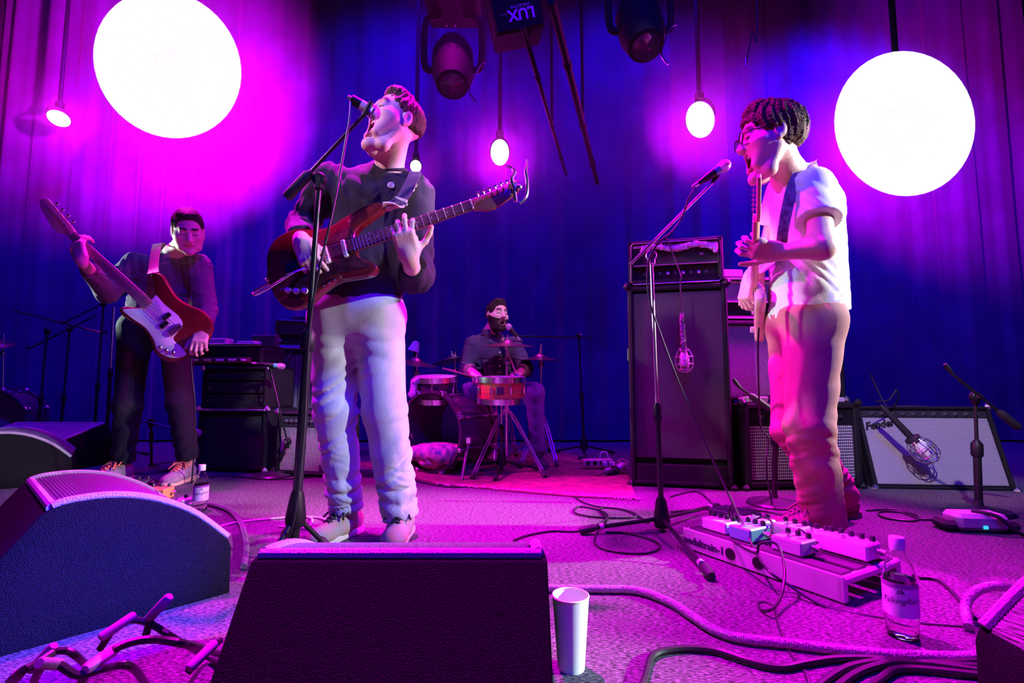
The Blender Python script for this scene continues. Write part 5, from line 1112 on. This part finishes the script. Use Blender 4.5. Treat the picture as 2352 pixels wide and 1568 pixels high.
# ------------------------------------------------------------------ people
skin = mat('skin', (.72, .48, .4), .5, bump=.15, bscale=180); skin2 = mat('skin_tan', (.66, .42, .35), .5, bump=.15, bscale=180)
mouth_m = mat('mouth_dark', (.12, .02, .03), .5); lip_m = mat('lips', (.55, .22, .22), .45)
hair_br = mat('brown_hair', (.10, .055, .04), .6, spec=.15, bump=.6, bscale=260, stretch=(3, 3, .6)); hair_bl = mat('black_hair', (.03, .02, .018), .55, spec=.15, bump=.6, bscale=260); hair_fair = mat('short_brown_hair', (.09, .05, .035), .6, spec=.15, bump=.7, bscale=300)
teeth_m = mat('teeth', (.85, .83, .78), .35)
def person(label, base, shells, mats, region):
    base = v3(*ground(base)); o = sdf_obj('person', [(v - base, q, m) for v, q, m in shells], mats, None, (lambda c, mi: region(c + base, mi)) if region else None)
    o.location = base; M = np.eye(4); M[:3, 3] = base; MW[o.name] = M
    return tag(o, label, 'person')
def face_region(local, zz, mouth, beard=False, brow=.031):
    zu, zl = zz; zc, hz = (zu + zl) / 2, (zu - zl) / 2
    def f(c, mi):
        p = local(c); x, y, z = p.T; r = np.sqrt((x / .026) ** 2 + ((z - zc) / (hz + .002)) ** 2); mi = mi.copy()
        near = (np.abs(x) < .09) & (np.abs(z) < .17) & (y > .0) & (y < .14)
        if beard: mi[(np.abs(x) < .09) & (y > -.015) & (y < .14) & (z < -.004 - .5 * np.maximum(y, 0)) & (z > -.15) & ~((np.abs(x) < .02) & (z > -.047))] = 3
        mi[near & (y > .055) & (r < (1.14 if beard else 1.28))] = 2
        if mouth: mi[near & (y > .03) & (r < .93) & (y < .083)] = 1
        mi[near & (np.abs(z - brow - .06 * np.abs(x) + .0022) < .0052) & (y > .055) & (np.abs(x) > .012) & (np.abs(x) < .047)] = 3
        mi[near & (np.abs(z + .004) < .0021) & (y > .06) & (np.abs(x) > .016) & (np.abs(x) < .047)] = 3
        return mi
    return f
def core(pts, k=.03):
    s = SDF()
    for a, b, ra, rb in pts: s.cap(a, b, ra, rb, k)
    return s
def teeth(T, zu, zl, parent, lower=False):
    g = G(); g.tube([T(x, .076 - 18 * x * x, zu - .005) for x in np.linspace(-.017, .017, 9)], .0045, 6)
    if lower: g.tube([T(x, .068 - 18 * x * x, zl + .006) for x in np.linspace(-.015, .015, 9)], .004, 6)
    g.build('teeth', teeth_m, parent)

# ---- singer
hd = SDF(); T, R, loc, zz = head(hd, P(908, 282, 1.95), v3(-.70, -.66, .34), v3(.25, .12, 1), 1.04, 1.4)
nb = P(892, 402, 2.02); neck(hd, T, nb, .05, .056); hd.cap(nb, P(880, 430, 2.04), .058, .08, .03)
hd.cap(T(-.05, -.02, -.03), nb + v3(-.02, -.045, .0), .012, .011, .015); hd.cap(T(.03, .02, -.09), nb + v3(-.03, -.04, -.0), .012, .01, .02)
h1 = SDF(); w1_ = P(694, 556, 1.775); hand(h1, w1_, P(724, 632, 1.735) - w1_, v3(.15, 1, -.1), (24, 30, 34, 36), (30, 25), 1.0, mirror=-1); h1.cap(P(690, 538, 1.95), w1_, .032, .027, .02)
fp = T1(.55, 0, 0); w2_ = P(941, 592, 1.79); h2 = SDF(); hand(h2, w2_, P(922, 520, 1.735) - w2_, v3(-.1, 1, .25), (52, 42, 48, 50), (62, 20), 1.05, spread=11, mirror=1, tdir=1.0); h2.cap(P(948, 625, 1.9), w2_, .036, .028, .02)
sL, sR, eL, eR = P(757, 418, 2.06), P(952, 448, 2.03), P(694, 522, 2.17), P(956, 632, 2.02)
hpL, hpR, knL, knR, anL, anR = P(768, 730, 2.06), P(868, 725, 2.06), P(770, 945, 2.04), P(884, 945, 2.05), P(795, 1170, 2.08), P(920, 1185, 2.06)
cst, wst = P(858, 480, 2.07), P(820, 700, 2.08)
bd = core([(cst, wst, .1, .09), (sL, sR, .05, .05), (nb, cst, .06, .08), (sL, eL, .04, .035), (eL, w1_, .033, .026), (sR, eR, .04, .035), (eR, w2_, .033, .026), (hpL, hpR, .08, .08), (wst, (hpL + hpR) / 2, .09, .08), (hpL, knL, .07, .05), (knL, anL, .05, .035), (hpR, knR, .07, .05), (knR, anR, .05, .035), (anL, P(770, 1215, 2.05), .035, .03), (anR, P(925, 1220, 2.02), .035, .03)])
per = person('singer in dark sweater and light jeans, shouting into a microphone', (hpL + hpR) / 2, [(*hd.mesh(.003), 0), (*h1.mesh(.0035), 0), (*h2.mesh(.0035), 0), (*bd.mesh(.012), 0)], [skin, mouth_m, lip_m, hair_fair], face_region(loc, zz, True))
teeth(T, *zz, per, True)
sdf_obj('hair', [(*hair_cap(T, R, 1.04, .066, .06, -.035, .003, .002, 3, .006, .012), 0)], hair_fair, per)
sw = mat('navy_sweater', (.022, .014, .04), .9, bump=.5, bscale=300)
s = SDF(); fa = v3(-.15, -1, 0)
s.cap(sL + v3(.02, 0, -.02), sR + v3(-.02, 0, -.02), .078, .082, .05); s.cap(cst, wst, .165, .185, .06, (fa, .62), cut=True); s.cap(cst + v3(0, 0, .05), nb + v3(0, .012, .012), .12, .076, .06, cut=True)
s.cap(sL, eL, .072, .062, .05); s.cap(eL, P(692, 545, 1.86), .062, .047, .03, cut=True); s.cap(sR, eR, .08, .07, .05); s.cap(eR, P(948, 608, 1.86), .068, .05, .03, cut=True)
s.cap(nb + v3(0, .0, .03), nb + v3(-.005, -.01, .09), .055, .056, .006, op='sub')
f1 = folds(.011, .1, [(.5, 0, 1), (-.6, .2, 1), (1, .3, .2)], 3)
swo = sdf_obj('sweater', [(*s.mesh(.0065, f1, .012), 0)], sw, per)
g = G(); up_ = nrm(v3(-.1, -.35, 1)); c0 = nb + v3(0, .005, .016); M_ = frame(c0, z=up_); g.tube([on(M_, .07 * cos(a), .068 * sin(a), 0) for a in np.linspace(0, 2 * pi, 28, endpoint=False)], .009, 8, closed=True); g.build('collar', sw, swo)
for (px, py) in ((898, 425), (950, 424), (944, 434)):
    c = P(px, py, 1.945 if px < 920 else 1.915); G().lathe([(.015, -.002), (.0145, .003), (1e-6, .005)], frame(c, z=v3(.1, -1, .3)), 18).build('pin_badge', mat('badge_enamel', (.7, .6, .6), .3, vary=.6, vscale=90), swo)
jm = mat('light_denim', (.62, .68, .78), .85, bump=.35, bscale=400, vary=.3, vscale=9)
s = SDF(); s.cap(hpL + v3(.0, 0, .0), hpR, .108, .115, .05, (fa, .85)); s.cap(wst + v3(0, 0, .02), (hpL + hpR) / 2, .155, .16, .05, (fa, .65))
s.cap(hpL, knL, .1, .078, .03); s.cap(knL, anL, .078, .062, .03, cut=True); s.cap(hpR, knR, .108, .085, .03); s.cap(knR, anR, .085, .066, .03, cut=True); s.plane(wst + v3(0, 0, .03), UP)
f2 = folds(.011, .15, [(.5, 0, 1), (-.6, .3, 1)], 8); f3 = folds(.008, .07, [(.2, 0, 1), (-.3, .3, 1)], 12)
zk = (knL[2] + anL[2]) / 2
jo = sdf_obj('jeans', [(*s.mesh(.006, lambda p: f2(p) * (.2 + .8 * np.clip((.82 - p[:, 2]) / .25, 0, 1)) + f3(p) * np.clip((.4 - p[:, 2]) / .25, 0, 1), .014), 0)], jm, per)
for k_, an, r_ in ((knL, anL, .068), (knR, anR, .072)):
    d = nrm(an - k_); c = SDF(); c.cap(an - d * .035, an + d * .004, r_ - .001, r_, .01, None, cut=True, cut0=True); c.cap(an - d * .1, an + d * .05, r_ - .009, r_ - .008, .004, op='sub'); sdf_obj('cuff', [(*c.mesh(.004, folds(.003, .06, [(1, 0, 0)], 2), .006), 0)], jm, jo)
# fly seam and pocket stitching
sock = mat('grey_sock', (.5, .5, .52), .95, bump=.6, bscale=200)
hlL, hlR = v3(-.635, 2.15, 0), v3(-.435, 2.15, 0)
for h_, d_, an in ((hlL, v3(-.42, -.9, 0), anL), (hlR, v3(-.06, -1, 0), anR)):
    c = SDF(); c.cap(h_ + nrm(d_) * .07 + v3(0, 0, .06), an + v3(0, 0, .05), .042, .046, .02, cut=True); sdf_obj('sock', [(*c.mesh(.005, folds(.003, .018, [(.1, 0, 1)], 5), .006), 0)], sock, per)
    shoe(per, h_, d_, .285, (mat('scuffed_canvas', (.5, .24, .2), .8, vary=.6, vscale=22, col2=(.3, .36, .34)), mat('white_sole', (.75, .74, .68), .6), mat('black_lace', (.02, .02, .025), .8)), high=.01)
# strap of the singer's guitar
st = ribbon([T1(.482, .138, .004), P(922, 455, 1.845), P(940, 425, 1.865), P(952, 402, 1.94), P(950, 396, 2.04), P(925, 430, 2.2), P(850, 540, 2.28), P(720, 620, 2.2), P(640, 640, 1.95), T1(-.012, 0, 0)], [v3(1, 0, .2)] * 3 + [v3(1, .2, .1)] * 2 + [v3(.6, 0, .8)] * 4 + [v3(0, 0, 1)], .05, .003).build('strap', mat('purple_strap', (.12, .05, .14), .8, bump=.4, bscale=200), G1[0])
ribbon([T1(.478, .132, .010), P(912, 472, 1.832), P(922, 455, 1.836)], v3(1, 0, .3), .052, .005).build('strap_end', mat('pale_leather', (.75, .6, .5), .5), G1[0])
G().box((0, 0, 0), (.062, .012, .006), frame(P(920, 463, 1.832), x=v3(.85, -.1, -.45), z=v3(0, -1, .2)), .002).build('strap_slider', chrome, G1[0])

# ---- guitarist in the white T-shirt
va = nrm(v3(.46, .88, 0)); t0, t1 = P(1742, 740, 2.42), P(1756, 412, 1.64)
G2 = guitar('cream electric guitar held edge-on by the guitarist in the white shirt', t0, t1, v3(-.885, .465, 0), mat('cream_body', (.85, .6, .42), .25, coat=.6), cream, maple, maple, outline=TELE, guard='tele', pickups=((.19, .2), (.31, 0)))
M2, T2 = G2[1], G2[2]
hd = SDF(); sc2 = 1.12; T, R, loc, zz = head(hd, P(1768, 318, 1.93), v3(-.97, .18, -.06), v3(-.12, 0, 1), sc2, 1.15, .95)
nb = P(1812, 402, 2.02); neck(hd, T, nb, .056, .064); hd.cap(nb, P(1835, 450, 2.06), .062, .09, .04)
sN, sF = P(1868, 432, 1.93), P(1800, 440, 2.24); eN, eF = P(1888, 566, 1.83), P(1765, 575, 2.34)
gN = T2(.66, -.03, .0); wN = gN + v3(.075, .02, -.02); wF_ = P(1722, 640, 2.2)
h1 = SDF(); h1.cap(eN, wN, .046, .029, .03); hand(h1, wN, v3(-.9, -.1, .12), v3(.05, .75, .6), (46, 50, 52, 54), (50, 25), 1.1, spread=8, mirror=-1); h1.cap(sN + (eN - sN) * .5, eN, .05, .046, .03)
h2 = SDF(); h2.cap(eF, wF_, .043, .028, .03); hand(h2, wF_, v3(-.25, .1, -1), v3(.9, .2, -.2), (50, 55, 58, 60), (40, 25), 1.05, mirror=1); h2.cap(sF + (eF - sF) * .5, eF, .048, .043, .03)
cst, wst = P(1852, 500, 2.1), P(1855, 700, 2.12)
hN, hF, kN, kF, aN, aF = P(1868, 735, 2.03), P(1825, 735, 2.2), P(1858, 975, 1.98), P(1822, 985, 2.15), P(1892, 1185, 2.07), P(1935, 1135, 2.35)
bd = core([(cst, wst, .1, .1), (sN, sF, .05, .05), (nb, cst, .06, .08), (sN, eN, .045, .04), (sF, eF, .045, .04), (wst, (hN + hF) / 2, .1, .09), (hN, kN, .07, .05), (kN, aN, .05, .035), (hF, kF, .07, .05), (kF, aF, .05, .035), (aN, v3(aN[0] - .03, aN[1], .06), .035, .03), (aF, v3(aF[0], aF[1], .06), .035, .03)])
per = person('guitarist with glasses in a white T-shirt, seen side-on, singing', (hN + hF) / 2, [(*hd.mesh(.0032), 0), (*h1.mesh(.0035), 0), (*h2.mesh(.0035), 0), (*bd.mesh(.012), 0)], [skin2, mouth_m, lip_m, hair_br], face_region(loc, zz, True))
teeth(T, *zz, per)
sdf_obj('hair', [(*hair_cap(T, R, sc2, .06, .068, -.07, .013, .005, 5, .01), 0)], hair_br, per)
g = G()
for sx in (-1, 1):
    g.tube([T(sx * .032 + .024 * cos(a), .105, .002 + .019 * sin(a)) for a in np.linspace(0, 2 * pi, 20, endpoint=False)], .0028, 6, closed=True); g.tube([T(sx * .056, .104, .006), T(sx * .074, .08, .008), T(sx * .081, .0, .012), T(sx * .081, -.02, .004)], .0026, 6)
g.tube([T(-.009, .107, .005), T(0, .111, .009), T(.009, .107, .005)], .0026, 6); gl = g.build('glasses', blackmetal, per)
for sx in (-1, 1): G().lathe([(.0225 * sc2, 0), (.0225 * sc2, .001)], frame(T(sx * .032, .105, .002), z=R @ v3(0, 1, 0)), 20).build('lens', mat('glass_lens', (1, 1, 1), .02, trans=1.), gl)
ws = mat('white_tshirt', (.85, .85, .86), .9, bump=.2, bscale=250); fa = v3(-.93, .37, 0); lat = v3(.37, .93, 0)
s = SDF(); s.cap(sN + v3(0, .03, -.01), sF + v3(0, -.03, -.02), .075, .075, .05); s.cap(cst, wst + v3(.0, 0, -.035), .185, .205, .06, (fa, .74)); s.cap(cst + v3(0, 0, .05), nb + v3(.02, .01, -.01), .12, .075, .06, cut=True)
s.cap(sN, sN + (eN - sN) * .58, .078, .08, .03, cut=True); s.cap(sF, sF + (eF - sF) * .58, .075, .076, .03, cut=True)
s.cap(nb + v3(.0, 0, -.03), nb + v3(-.02, 0, .06), .06, .062, .006, op='sub'); s.plane(P(1850, 728, 2.12), v3(.28, .1, -1))
f1 = folds(.008, .11, [(.5, .2, 1), (-.3, .2, 1), (.8, 0, .6)], 6); so = sdf_obj('t_shirt', [(*s.mesh(.0065, f1, .013), 0)], ws, per)
M_ = frame(nb + v3(.002, .0, .006), z=nrm(v3(-.4, 0, 1))); G().tube([on(M_, .072 * cos(a), .07 * sin(a), 0) for a in np.linspace(0, 2 * pi, 28, endpoint=False)], .006, 8, closed=True).build('collar', ws, so)
tm = mat('salmon_chinos', (.5, .21, .19), .85, bump=.3, bscale=350, vary=.25, vscale=7)
s = SDF(); s.cap(hN, hF, .12, .12, .05); s.cap(wst, (hN + hF) / 2, .14, .15, .05, (fa, .82)); s.cap(hN, kN, .115, .085, .03); s.cap(kN, aN + v3(0, 0, -.03), .085, .078, .03, cut=True); s.cap(hF, kF, .11, .083, .03); s.cap(kF, aF, .083, .07, .03, cut=True); s.plane(wst + v3(0, 0, -.02), UP)
f2 = folds(.008, .13, [(.4, .2, 1), (-.6, .2, 1)], 9); f3 = folds(.008, .09, [(.35, .1, 1), (-.5, 0, 1)], 4)
to = sdf_obj('trousers', [(*s.mesh(.006, lambda p: f2(p) * (.4 + .6 * np.clip((.8 - p[:, 2]) / .2, 0, 1)) + f3(p) * np.clip((.45 - p[:, 2]) / .2, 0, 1), .02), 0)], tm, per)
G().tube(cat_([P(1915, 705, 2.0), P(1905, 740, 1.96), P(1895, 800, 1.935), P(1888, 860, 1.925)], 5), .003, 6).build('side_seam', mat('dark_seam', (.3, .12, .12), .9), to)
sm = (mat('brown_suede', (.34, .16, .15), .9, bump=.5, bscale=200), mat('dark_sole', (.2, .1, .1), .8), mat('brown_lace', (.2, .1, .12), .8))
shoe(per, v3(1.31, 2.08, 0), v3(-1, -.05, 0), .31, sm, high=.02); shoe(per, v3(1.60, 2.38, 0), v3(-1, -.2, 0), .3, sm, high=.02)
pat = mat('patterned_strap', (.10, .04, .12), .8, vary=.8, vscale=45, col2=(.35, .2, .35))
ribbon([T2(.385, .06, .0), P(1790, 600, 2.02), P(1795, 560, 1.93), P(1800, 520, 1.9), P(1815, 450, 1.9), P(1838, 392, 1.95), P(1848, 376, 2.03), P(1880, 395, 2.15), P(1935, 520, 2.3), P(1920, 640, 2.42), P(1800, 720, 2.5), T2(-.01, 0, 0)], [v3(0, 0, 1), v3(1, .3, .5)] + [v3(1, .2, .2)] * 4 + [v3(.9, -.5, 0)] + [v3(.5, .5, .5)] * 3 + [v3(0, 0, 1)] * 2, .05, .003).build('strap', pat, G2[0])

# ---- bass player
G3 = guitar('sunburst bass guitar with white pickguard and long maple neck', P(458, 803, 3.0), P(92, 466, 2.66), v3(.02, -1, .12), mat('sunburst', (.22, .02, .02), .25, coat=.6, vary=.6, vscale=5), mat('white_guard', (.85, .82, .84), .4), mat('pale_fretboard', (.55, .3, .28), .4), maple, mirror=-1, strings=4, guard='pbass', outline=PBASS, name='bass_guitar', pickups=(), neckw=(.029, .021), frets=20)
M3, T3 = G3[1], G3[2]
for x, y in ((.205, -.02), (.228, .02)):
    G().box((x, -y, .028), (.022, .045, .012), M3, .003).build('pickup', black, G3[0])
hd = SDF(); sc3 = 1.08; T, R, loc, zz = head(hd, P(432, 530, 3.08), v3(.55, -.72, -.48), v3(.12, -.35, 1), sc3, 0)
nb = P(402, 585, 3.22); neck(hd, T, nb, .056, .064); hd.cap(nb, P(390, 630, 3.26), .062, .09, .04)
sL, sR, eL, eR = P(312, 605, 3.24), P(458, 612, 3.24), P(246, 672, 3.12), P(474, 712, 3.24)
gp = T3(.72, 0, 0); wL_ = gp + v3(.01, -.045, -.085); wR_ = P(467, 758, 3.0)
h1 = SDF(); hand(h1, wL_, v3(-.25, -.1, 1), v3(.2, 1, .25), (52, 44, 48, 50), (60, 20), 1.1, spread=9, mirror=-1); h1.cap(eL, wL_, .036, .028, .02)
h2 = SDF(); hand(h2, wR_, P(452, 800, 2.92) - wR_, v3(-.3, 1, -.1), (40, 45, 48, 50), (35, 25), 1.1, mirror=1); h2.cap(eR, wR_, .036, .028, .02)
cst, wst = P(382, 650, 3.28), P(352, 745, 3.28); hpL, hpR, knL, knR, anL, anR = P(312, 752, 3.26), P(402, 752, 3.26), P(294, 930, 3.2), P(414, 925, 3.2), P(284, 1058, 3.25), P(432, 1055, 3.25)
bd = core([(cst, wst, .1, .09), (sL, sR, .05, .05), (nb, cst, .06, .08), (sL, eL, .04, .035), (eL, wL_, .033, .026), (sR, eR, .04, .035), (eR, wR_, .033, .026), (wst, (hpL + hpR) / 2, .09, .08), (hpL, knL, .07, .05), (knL, anL, .05, .035), (hpR, knR, .07, .05), (knR, anR, .05, .035), (anL, ground(anL) + v3(0, -.02, .06), .035, .03), (anR, ground(anR) + v3(0, -.02, .06), .035, .03)])
per = person('bass player in a grey sweatshirt looking down at the strings', (hpL + hpR) / 2, [(*hd.mesh(.0035), 0), (*h1.mesh(.004), 0), (*h2.mesh(.004), 0), (*bd.mesh(.012), 0)], [skin2, mouth_m, lip_m, hair_bl], face_region(loc, zz, False))
sdf_obj('hair', [(*hair_cap(T, R, sc3, .08, .064, -.05, .008, .002, 9, .004, .02), 0)], hair_bl, per)
gs = mat('grey_sweatshirt', (.15, .10, .16), .92, bump=.4, bscale=250); fa = v3(0, -1, 0)
s = SDF(); s.cap(sL + v3(.02, 0, -.02), sR + v3(-.02, 0, -.02), .075, .075, .05); s.cap(cst, wst, .165, .165, .06, (fa, .65), cut=True); s.cap(cst + v3(0, 0, .03), nb + v3(0, .01, -.01), .11, .075, .06, cut=True); s.cap(wst + v3(0, 0, .12), wst + v3(0, 0, -.01), .17, .175, .04, (fa, .65), cut=True)
s.cap(sL, eL, .075, .062, .04); s.cap(eL, eL + (wL_ - eL) * .72, .06, .046, .03, cut=True); s.cap(sR, eR, .075, .063, .04); s.cap(eR, eR + (wR_ - eR) * .8, .06, .046, .03, cut=True)
so = sdf_obj('sweatshirt', [(*s.mesh(.007, folds(.012, .1, [(.6, 0, 1), (-.5, .2, 1), (1, .2, .3)], 5), .018), 0)], gs, per)
M_ = frame(nb + v3(.0, -.0, .012), z=nrm(v3(.1, -.3, 1))); G().tube([on(M_, .068 * cos(a), .066 * sin(a), 0) for a in np.linspace(0, 2 * pi, 28, endpoint=False)], .01, 8, closed=True).build('collar', gs, so)
bj = mat('black_jeans', (.014, .012, .02), .85, bump=.4, bscale=300)
s = SDF(); s.cap(hpL, hpR, .1, .1, .05, (fa, .85)); s.cap(wst + v3(0, 0, .01), (hpL + hpR) / 2, .145, .15, .05, (fa, .65)); s.cap(hpL, knL, .098, .074, .03); s.cap(knL, anL, .074, .058, .03, cut=True); s.cap(hpR, knR, .098, .074, .03); s.cap(knR, anR, .074, .06, .03, cut=True)
f3 = folds(.011, .11, [(.5, .1, 1), (-.6, .1, 1)], 14); sdf_obj('jeans', [(*s.mesh(.007, lambda p: f3(p) * np.clip((.75 - p[:, 2]) / .3, 0.15, 1), .02), 0)], bj, per)
sm = (mat('grey_trainer', (.4, .3, .34), .8, vary=.4, vscale=30), mat('orange_sole', (.75, .45, .35), .7), mat('orange_lace', (.85, .3, .12), .7))
shoe(per, ground(anL) + v3(.02, .06, 0), v3(-.32, -1, 0), .30, sm, high=.02); shoe(per, ground(anR) + v3(-.0, .06, 0), v3(.0, -1, 0), .30, sm, high=.02)
ribbon([T3(.438, .127, .0), P(352, 620, 3.02), P(358, 575, 3.1), P(368, 562, 3.24), P(400, 620, 3.45), P(450, 740, 3.4), P(470, 790, 3.2), T3(-.012, 0, 0)], [v3(1, 0, .2)] * 4 + [v3(1, 0, .6)] * 3 + [v3(0, 0, 1)], .06, .003).build('strap', mat('brown_strap', (.3, .16, .18), .8), G3[0])

# ---- drummer
hd = SDF(); sc4 = 1.0; T, R, loc, zz = head(hd, P(1142, 724, 3.98), v3(.52, -.85, .08), v3(.05, .05, 1), sc4, .6)
nb = P(1126, 768, 4.04); neck(hd, T, nb, .055, .062); hd.cap(nb, P(1125, 790, 4.08), .06, .09, .04)
sL, sR, eL, eR = P(1086, 790, 4.04), P(1183, 792, 4.1), P(1075, 848, 4.0), P(1207, 848, 4.02)
wL_, wR_ = P(1090, 858, 3.76), P(1190, 858, 3.8)
h1 = SDF(); h1.cap(eL, wL_, .04, .028, .02); hand(h1, wL_, v3(.35, -1, -.35), v3(0, .3, -1), (55, 58, 60, 62), (30, 20), 1., mirror=-1); h2 = SDF(); h2.cap(eR, wR_, .04, .028, .02); hand(h2, wR_, v3(-.3, -1, -.1), v3(0, .1, -1), (55, 58, 60, 62), (30, 20), 1., mirror=1)
cst, wst = P(1132, 815, 4.08), v3(P(1138, 890, 4.12)[0], 4.12, .62)
hpL, hpR = wst + v3(-.09, -.02, -.05), wst + v3(.09, -.02, -.05); knL, knR = v3(P(1080, 905, 3.72)[0], 3.72, .55), v3(P(1228, 905, 3.74)[0], 3.74, .55); anL, anR = v3(knL[0] - .0, 3.76, .09), v3(knR[0] + .02, 3.8, .09)
bd = core([(cst, wst, .1, .09), (sL, sR, .05, .05), (nb, cst, .06, .08), (sL, eL, .04, .035), (sR, eR, .04, .035), (hpL, hpR, .08, .08), (hpL, knL, .06, .05), (knL, anL, .05, .035), (hpR, knR, .06, .05), (knR, anR, .05, .035), (anL, ground(anL) + v3(0, -.02, .06), .035, .03), (anR, ground(anR) + v3(0, -.02, .06), .035, .03)])
per = person('drummer in a dark button-up shirt with rolled sleeves, seated behind the drums', wst, [(*hd.mesh(.0035), 0), (*h1.mesh(.004), 0), (*h2.mesh(.004), 0), (*bd.mesh(.012), 0)], [skin, mouth_m, lip_m, hair_bl], face_region(loc, zz, True, True))
teeth(T, *zz, per); sdf_obj('hair', [(*hair_cap(T, R, sc4, .066, .064, -.045, .008, .0018, 11, .006), 0)], hair_bl, per)
ds = mat('dark_shirt', (.05, .04, .08), .85, bump=.3, bscale=250); fa = v3(.2, -1, 0)
s = SDF(); s.cap(sL + v3(.02, 0, -.02), sR + v3(-.02, 0, -.02), .07, .07, .05); s.cap(cst, wst, .155, .15, .06, (fa, .65)); s.cap(cst + v3(0, 0, .03), nb + v3(0, .0, -.0), .11, .07, .06, cut=True); s.cap(sL, eL, .066, .058, .04); s.cap(eL, eL + (wL_ - eL) * .45, .056, .048, .03, cut=True); s.cap(sR, eR, .066, .058, .04); s.cap(eR, eR + (wR_ - eR) * .45, .056, .048, .03, cut=True)
so = sdf_obj('shirt', [(*s.mesh(.007, folds(.012, .08, [(.6, 0, 1), (-.5, .2, 1)], 21), .014), 0)], ds, per)
cl = SDF(); cl.cap(nb + v3(0, -.005, -.01), nb + v3(.005, -.01, .04), .078, .07, .01, cut=True, cut0=True); cl.cap(nb + v3(0, -.005, -.03), nb + v3(.005, -.01, .08), .062, .062, .004, op='sub'); cl.ell(nb + v3(.03, -.085, .025), (.02, .05, .05), None, .004, 'sub'); sdf_obj('collar', [(*cl.mesh(.004), 0)], ds, so)
for i in range(6):
    c = P(1148, 795 + 15 * i, 4.0); c[1] = 3.955 + .012 * i; G().lathe([(.006, -.003), (.006, .002), (1e-6, .003)], frame(c, z=v3(.15, -1, .1)), 10).build('button', white, so)
for e, w__ in ((eL, wL_), (eR, wR_)):
    d = nrm(w__ - e); c = e + (w__ - e) * .42; G().tube([c - d * .03, c - d * .026, c + d * .026, c + d * .03], [.05, .056, .053, .047], 18).build('rolled_cuff', mat('plum_cuff', (.28, .08, .16), .85), so)
s = SDF(); s.cap(hpL, hpR, .11, .11, .05); s.cap(hpL, knL, .09, .072, .03); s.cap(knL, anL, .07, .055, .03, cut=True); s.cap(hpR, knR, .09, .072, .03); s.cap(knR, anR, .07, .055, .03, cut=True)
sdf_obj('jeans', [(*s.mesh(.008, folds(.004, .09, [(.3, .1, 1)], 3), .012), 0)], mat('dark_denim', (.08, .09, .16), .85), per)
sm = (mat('dark_shoe', (.05, .05, .06), .7), mat('dark_sole2', (.1, .1, .1), .8), mat('black_lace')); shoe(per, ground(anL) + v3(0, .06, 0), v3(-.1, -1, 0), .29, sm, high=.02); shoe(per, ground(anR) + v3(0, .06, 0), v3(.1, -1, 0), .29, sm, high=.02)
wd = mat('drumstick_wood', (.7, .45, .3), .5)
def stick(label, grip, d, m2=None):
    d = nrm(d); a, b = grip - d * .12, grip + d * .27; t = thing('drumstick', label, 'drumstick', grip)
    G().tube([a, b - d * .06, b - d * .012, b - d * .008, b - d * .003, b], [.0075, .007, .004, .0055, .006, .003], 8).build('shaft', wd, t)
    if m2: G().tube([a - d * .001, a + d * .1], [.0085, .0085], 8).build('grip_sleeve', m2, t)
    else: G().tube([a - d * .001, a + d * .012], [.0077, .0077], 8).build('butt', wd, t)
stick('drumstick held level over the rack tom by the drummer', P(1095, 867, 3.68), P(1041, 852, 3.6) - P(1095, 867, 3.68))
stick('raised drumstick with teal grip over the snare drum', P(1183, 853, 3.7), P(1166, 808, 3.72) - P(1183, 853, 3.7), mat('teal_grip', (.05, .4, .35), .6))
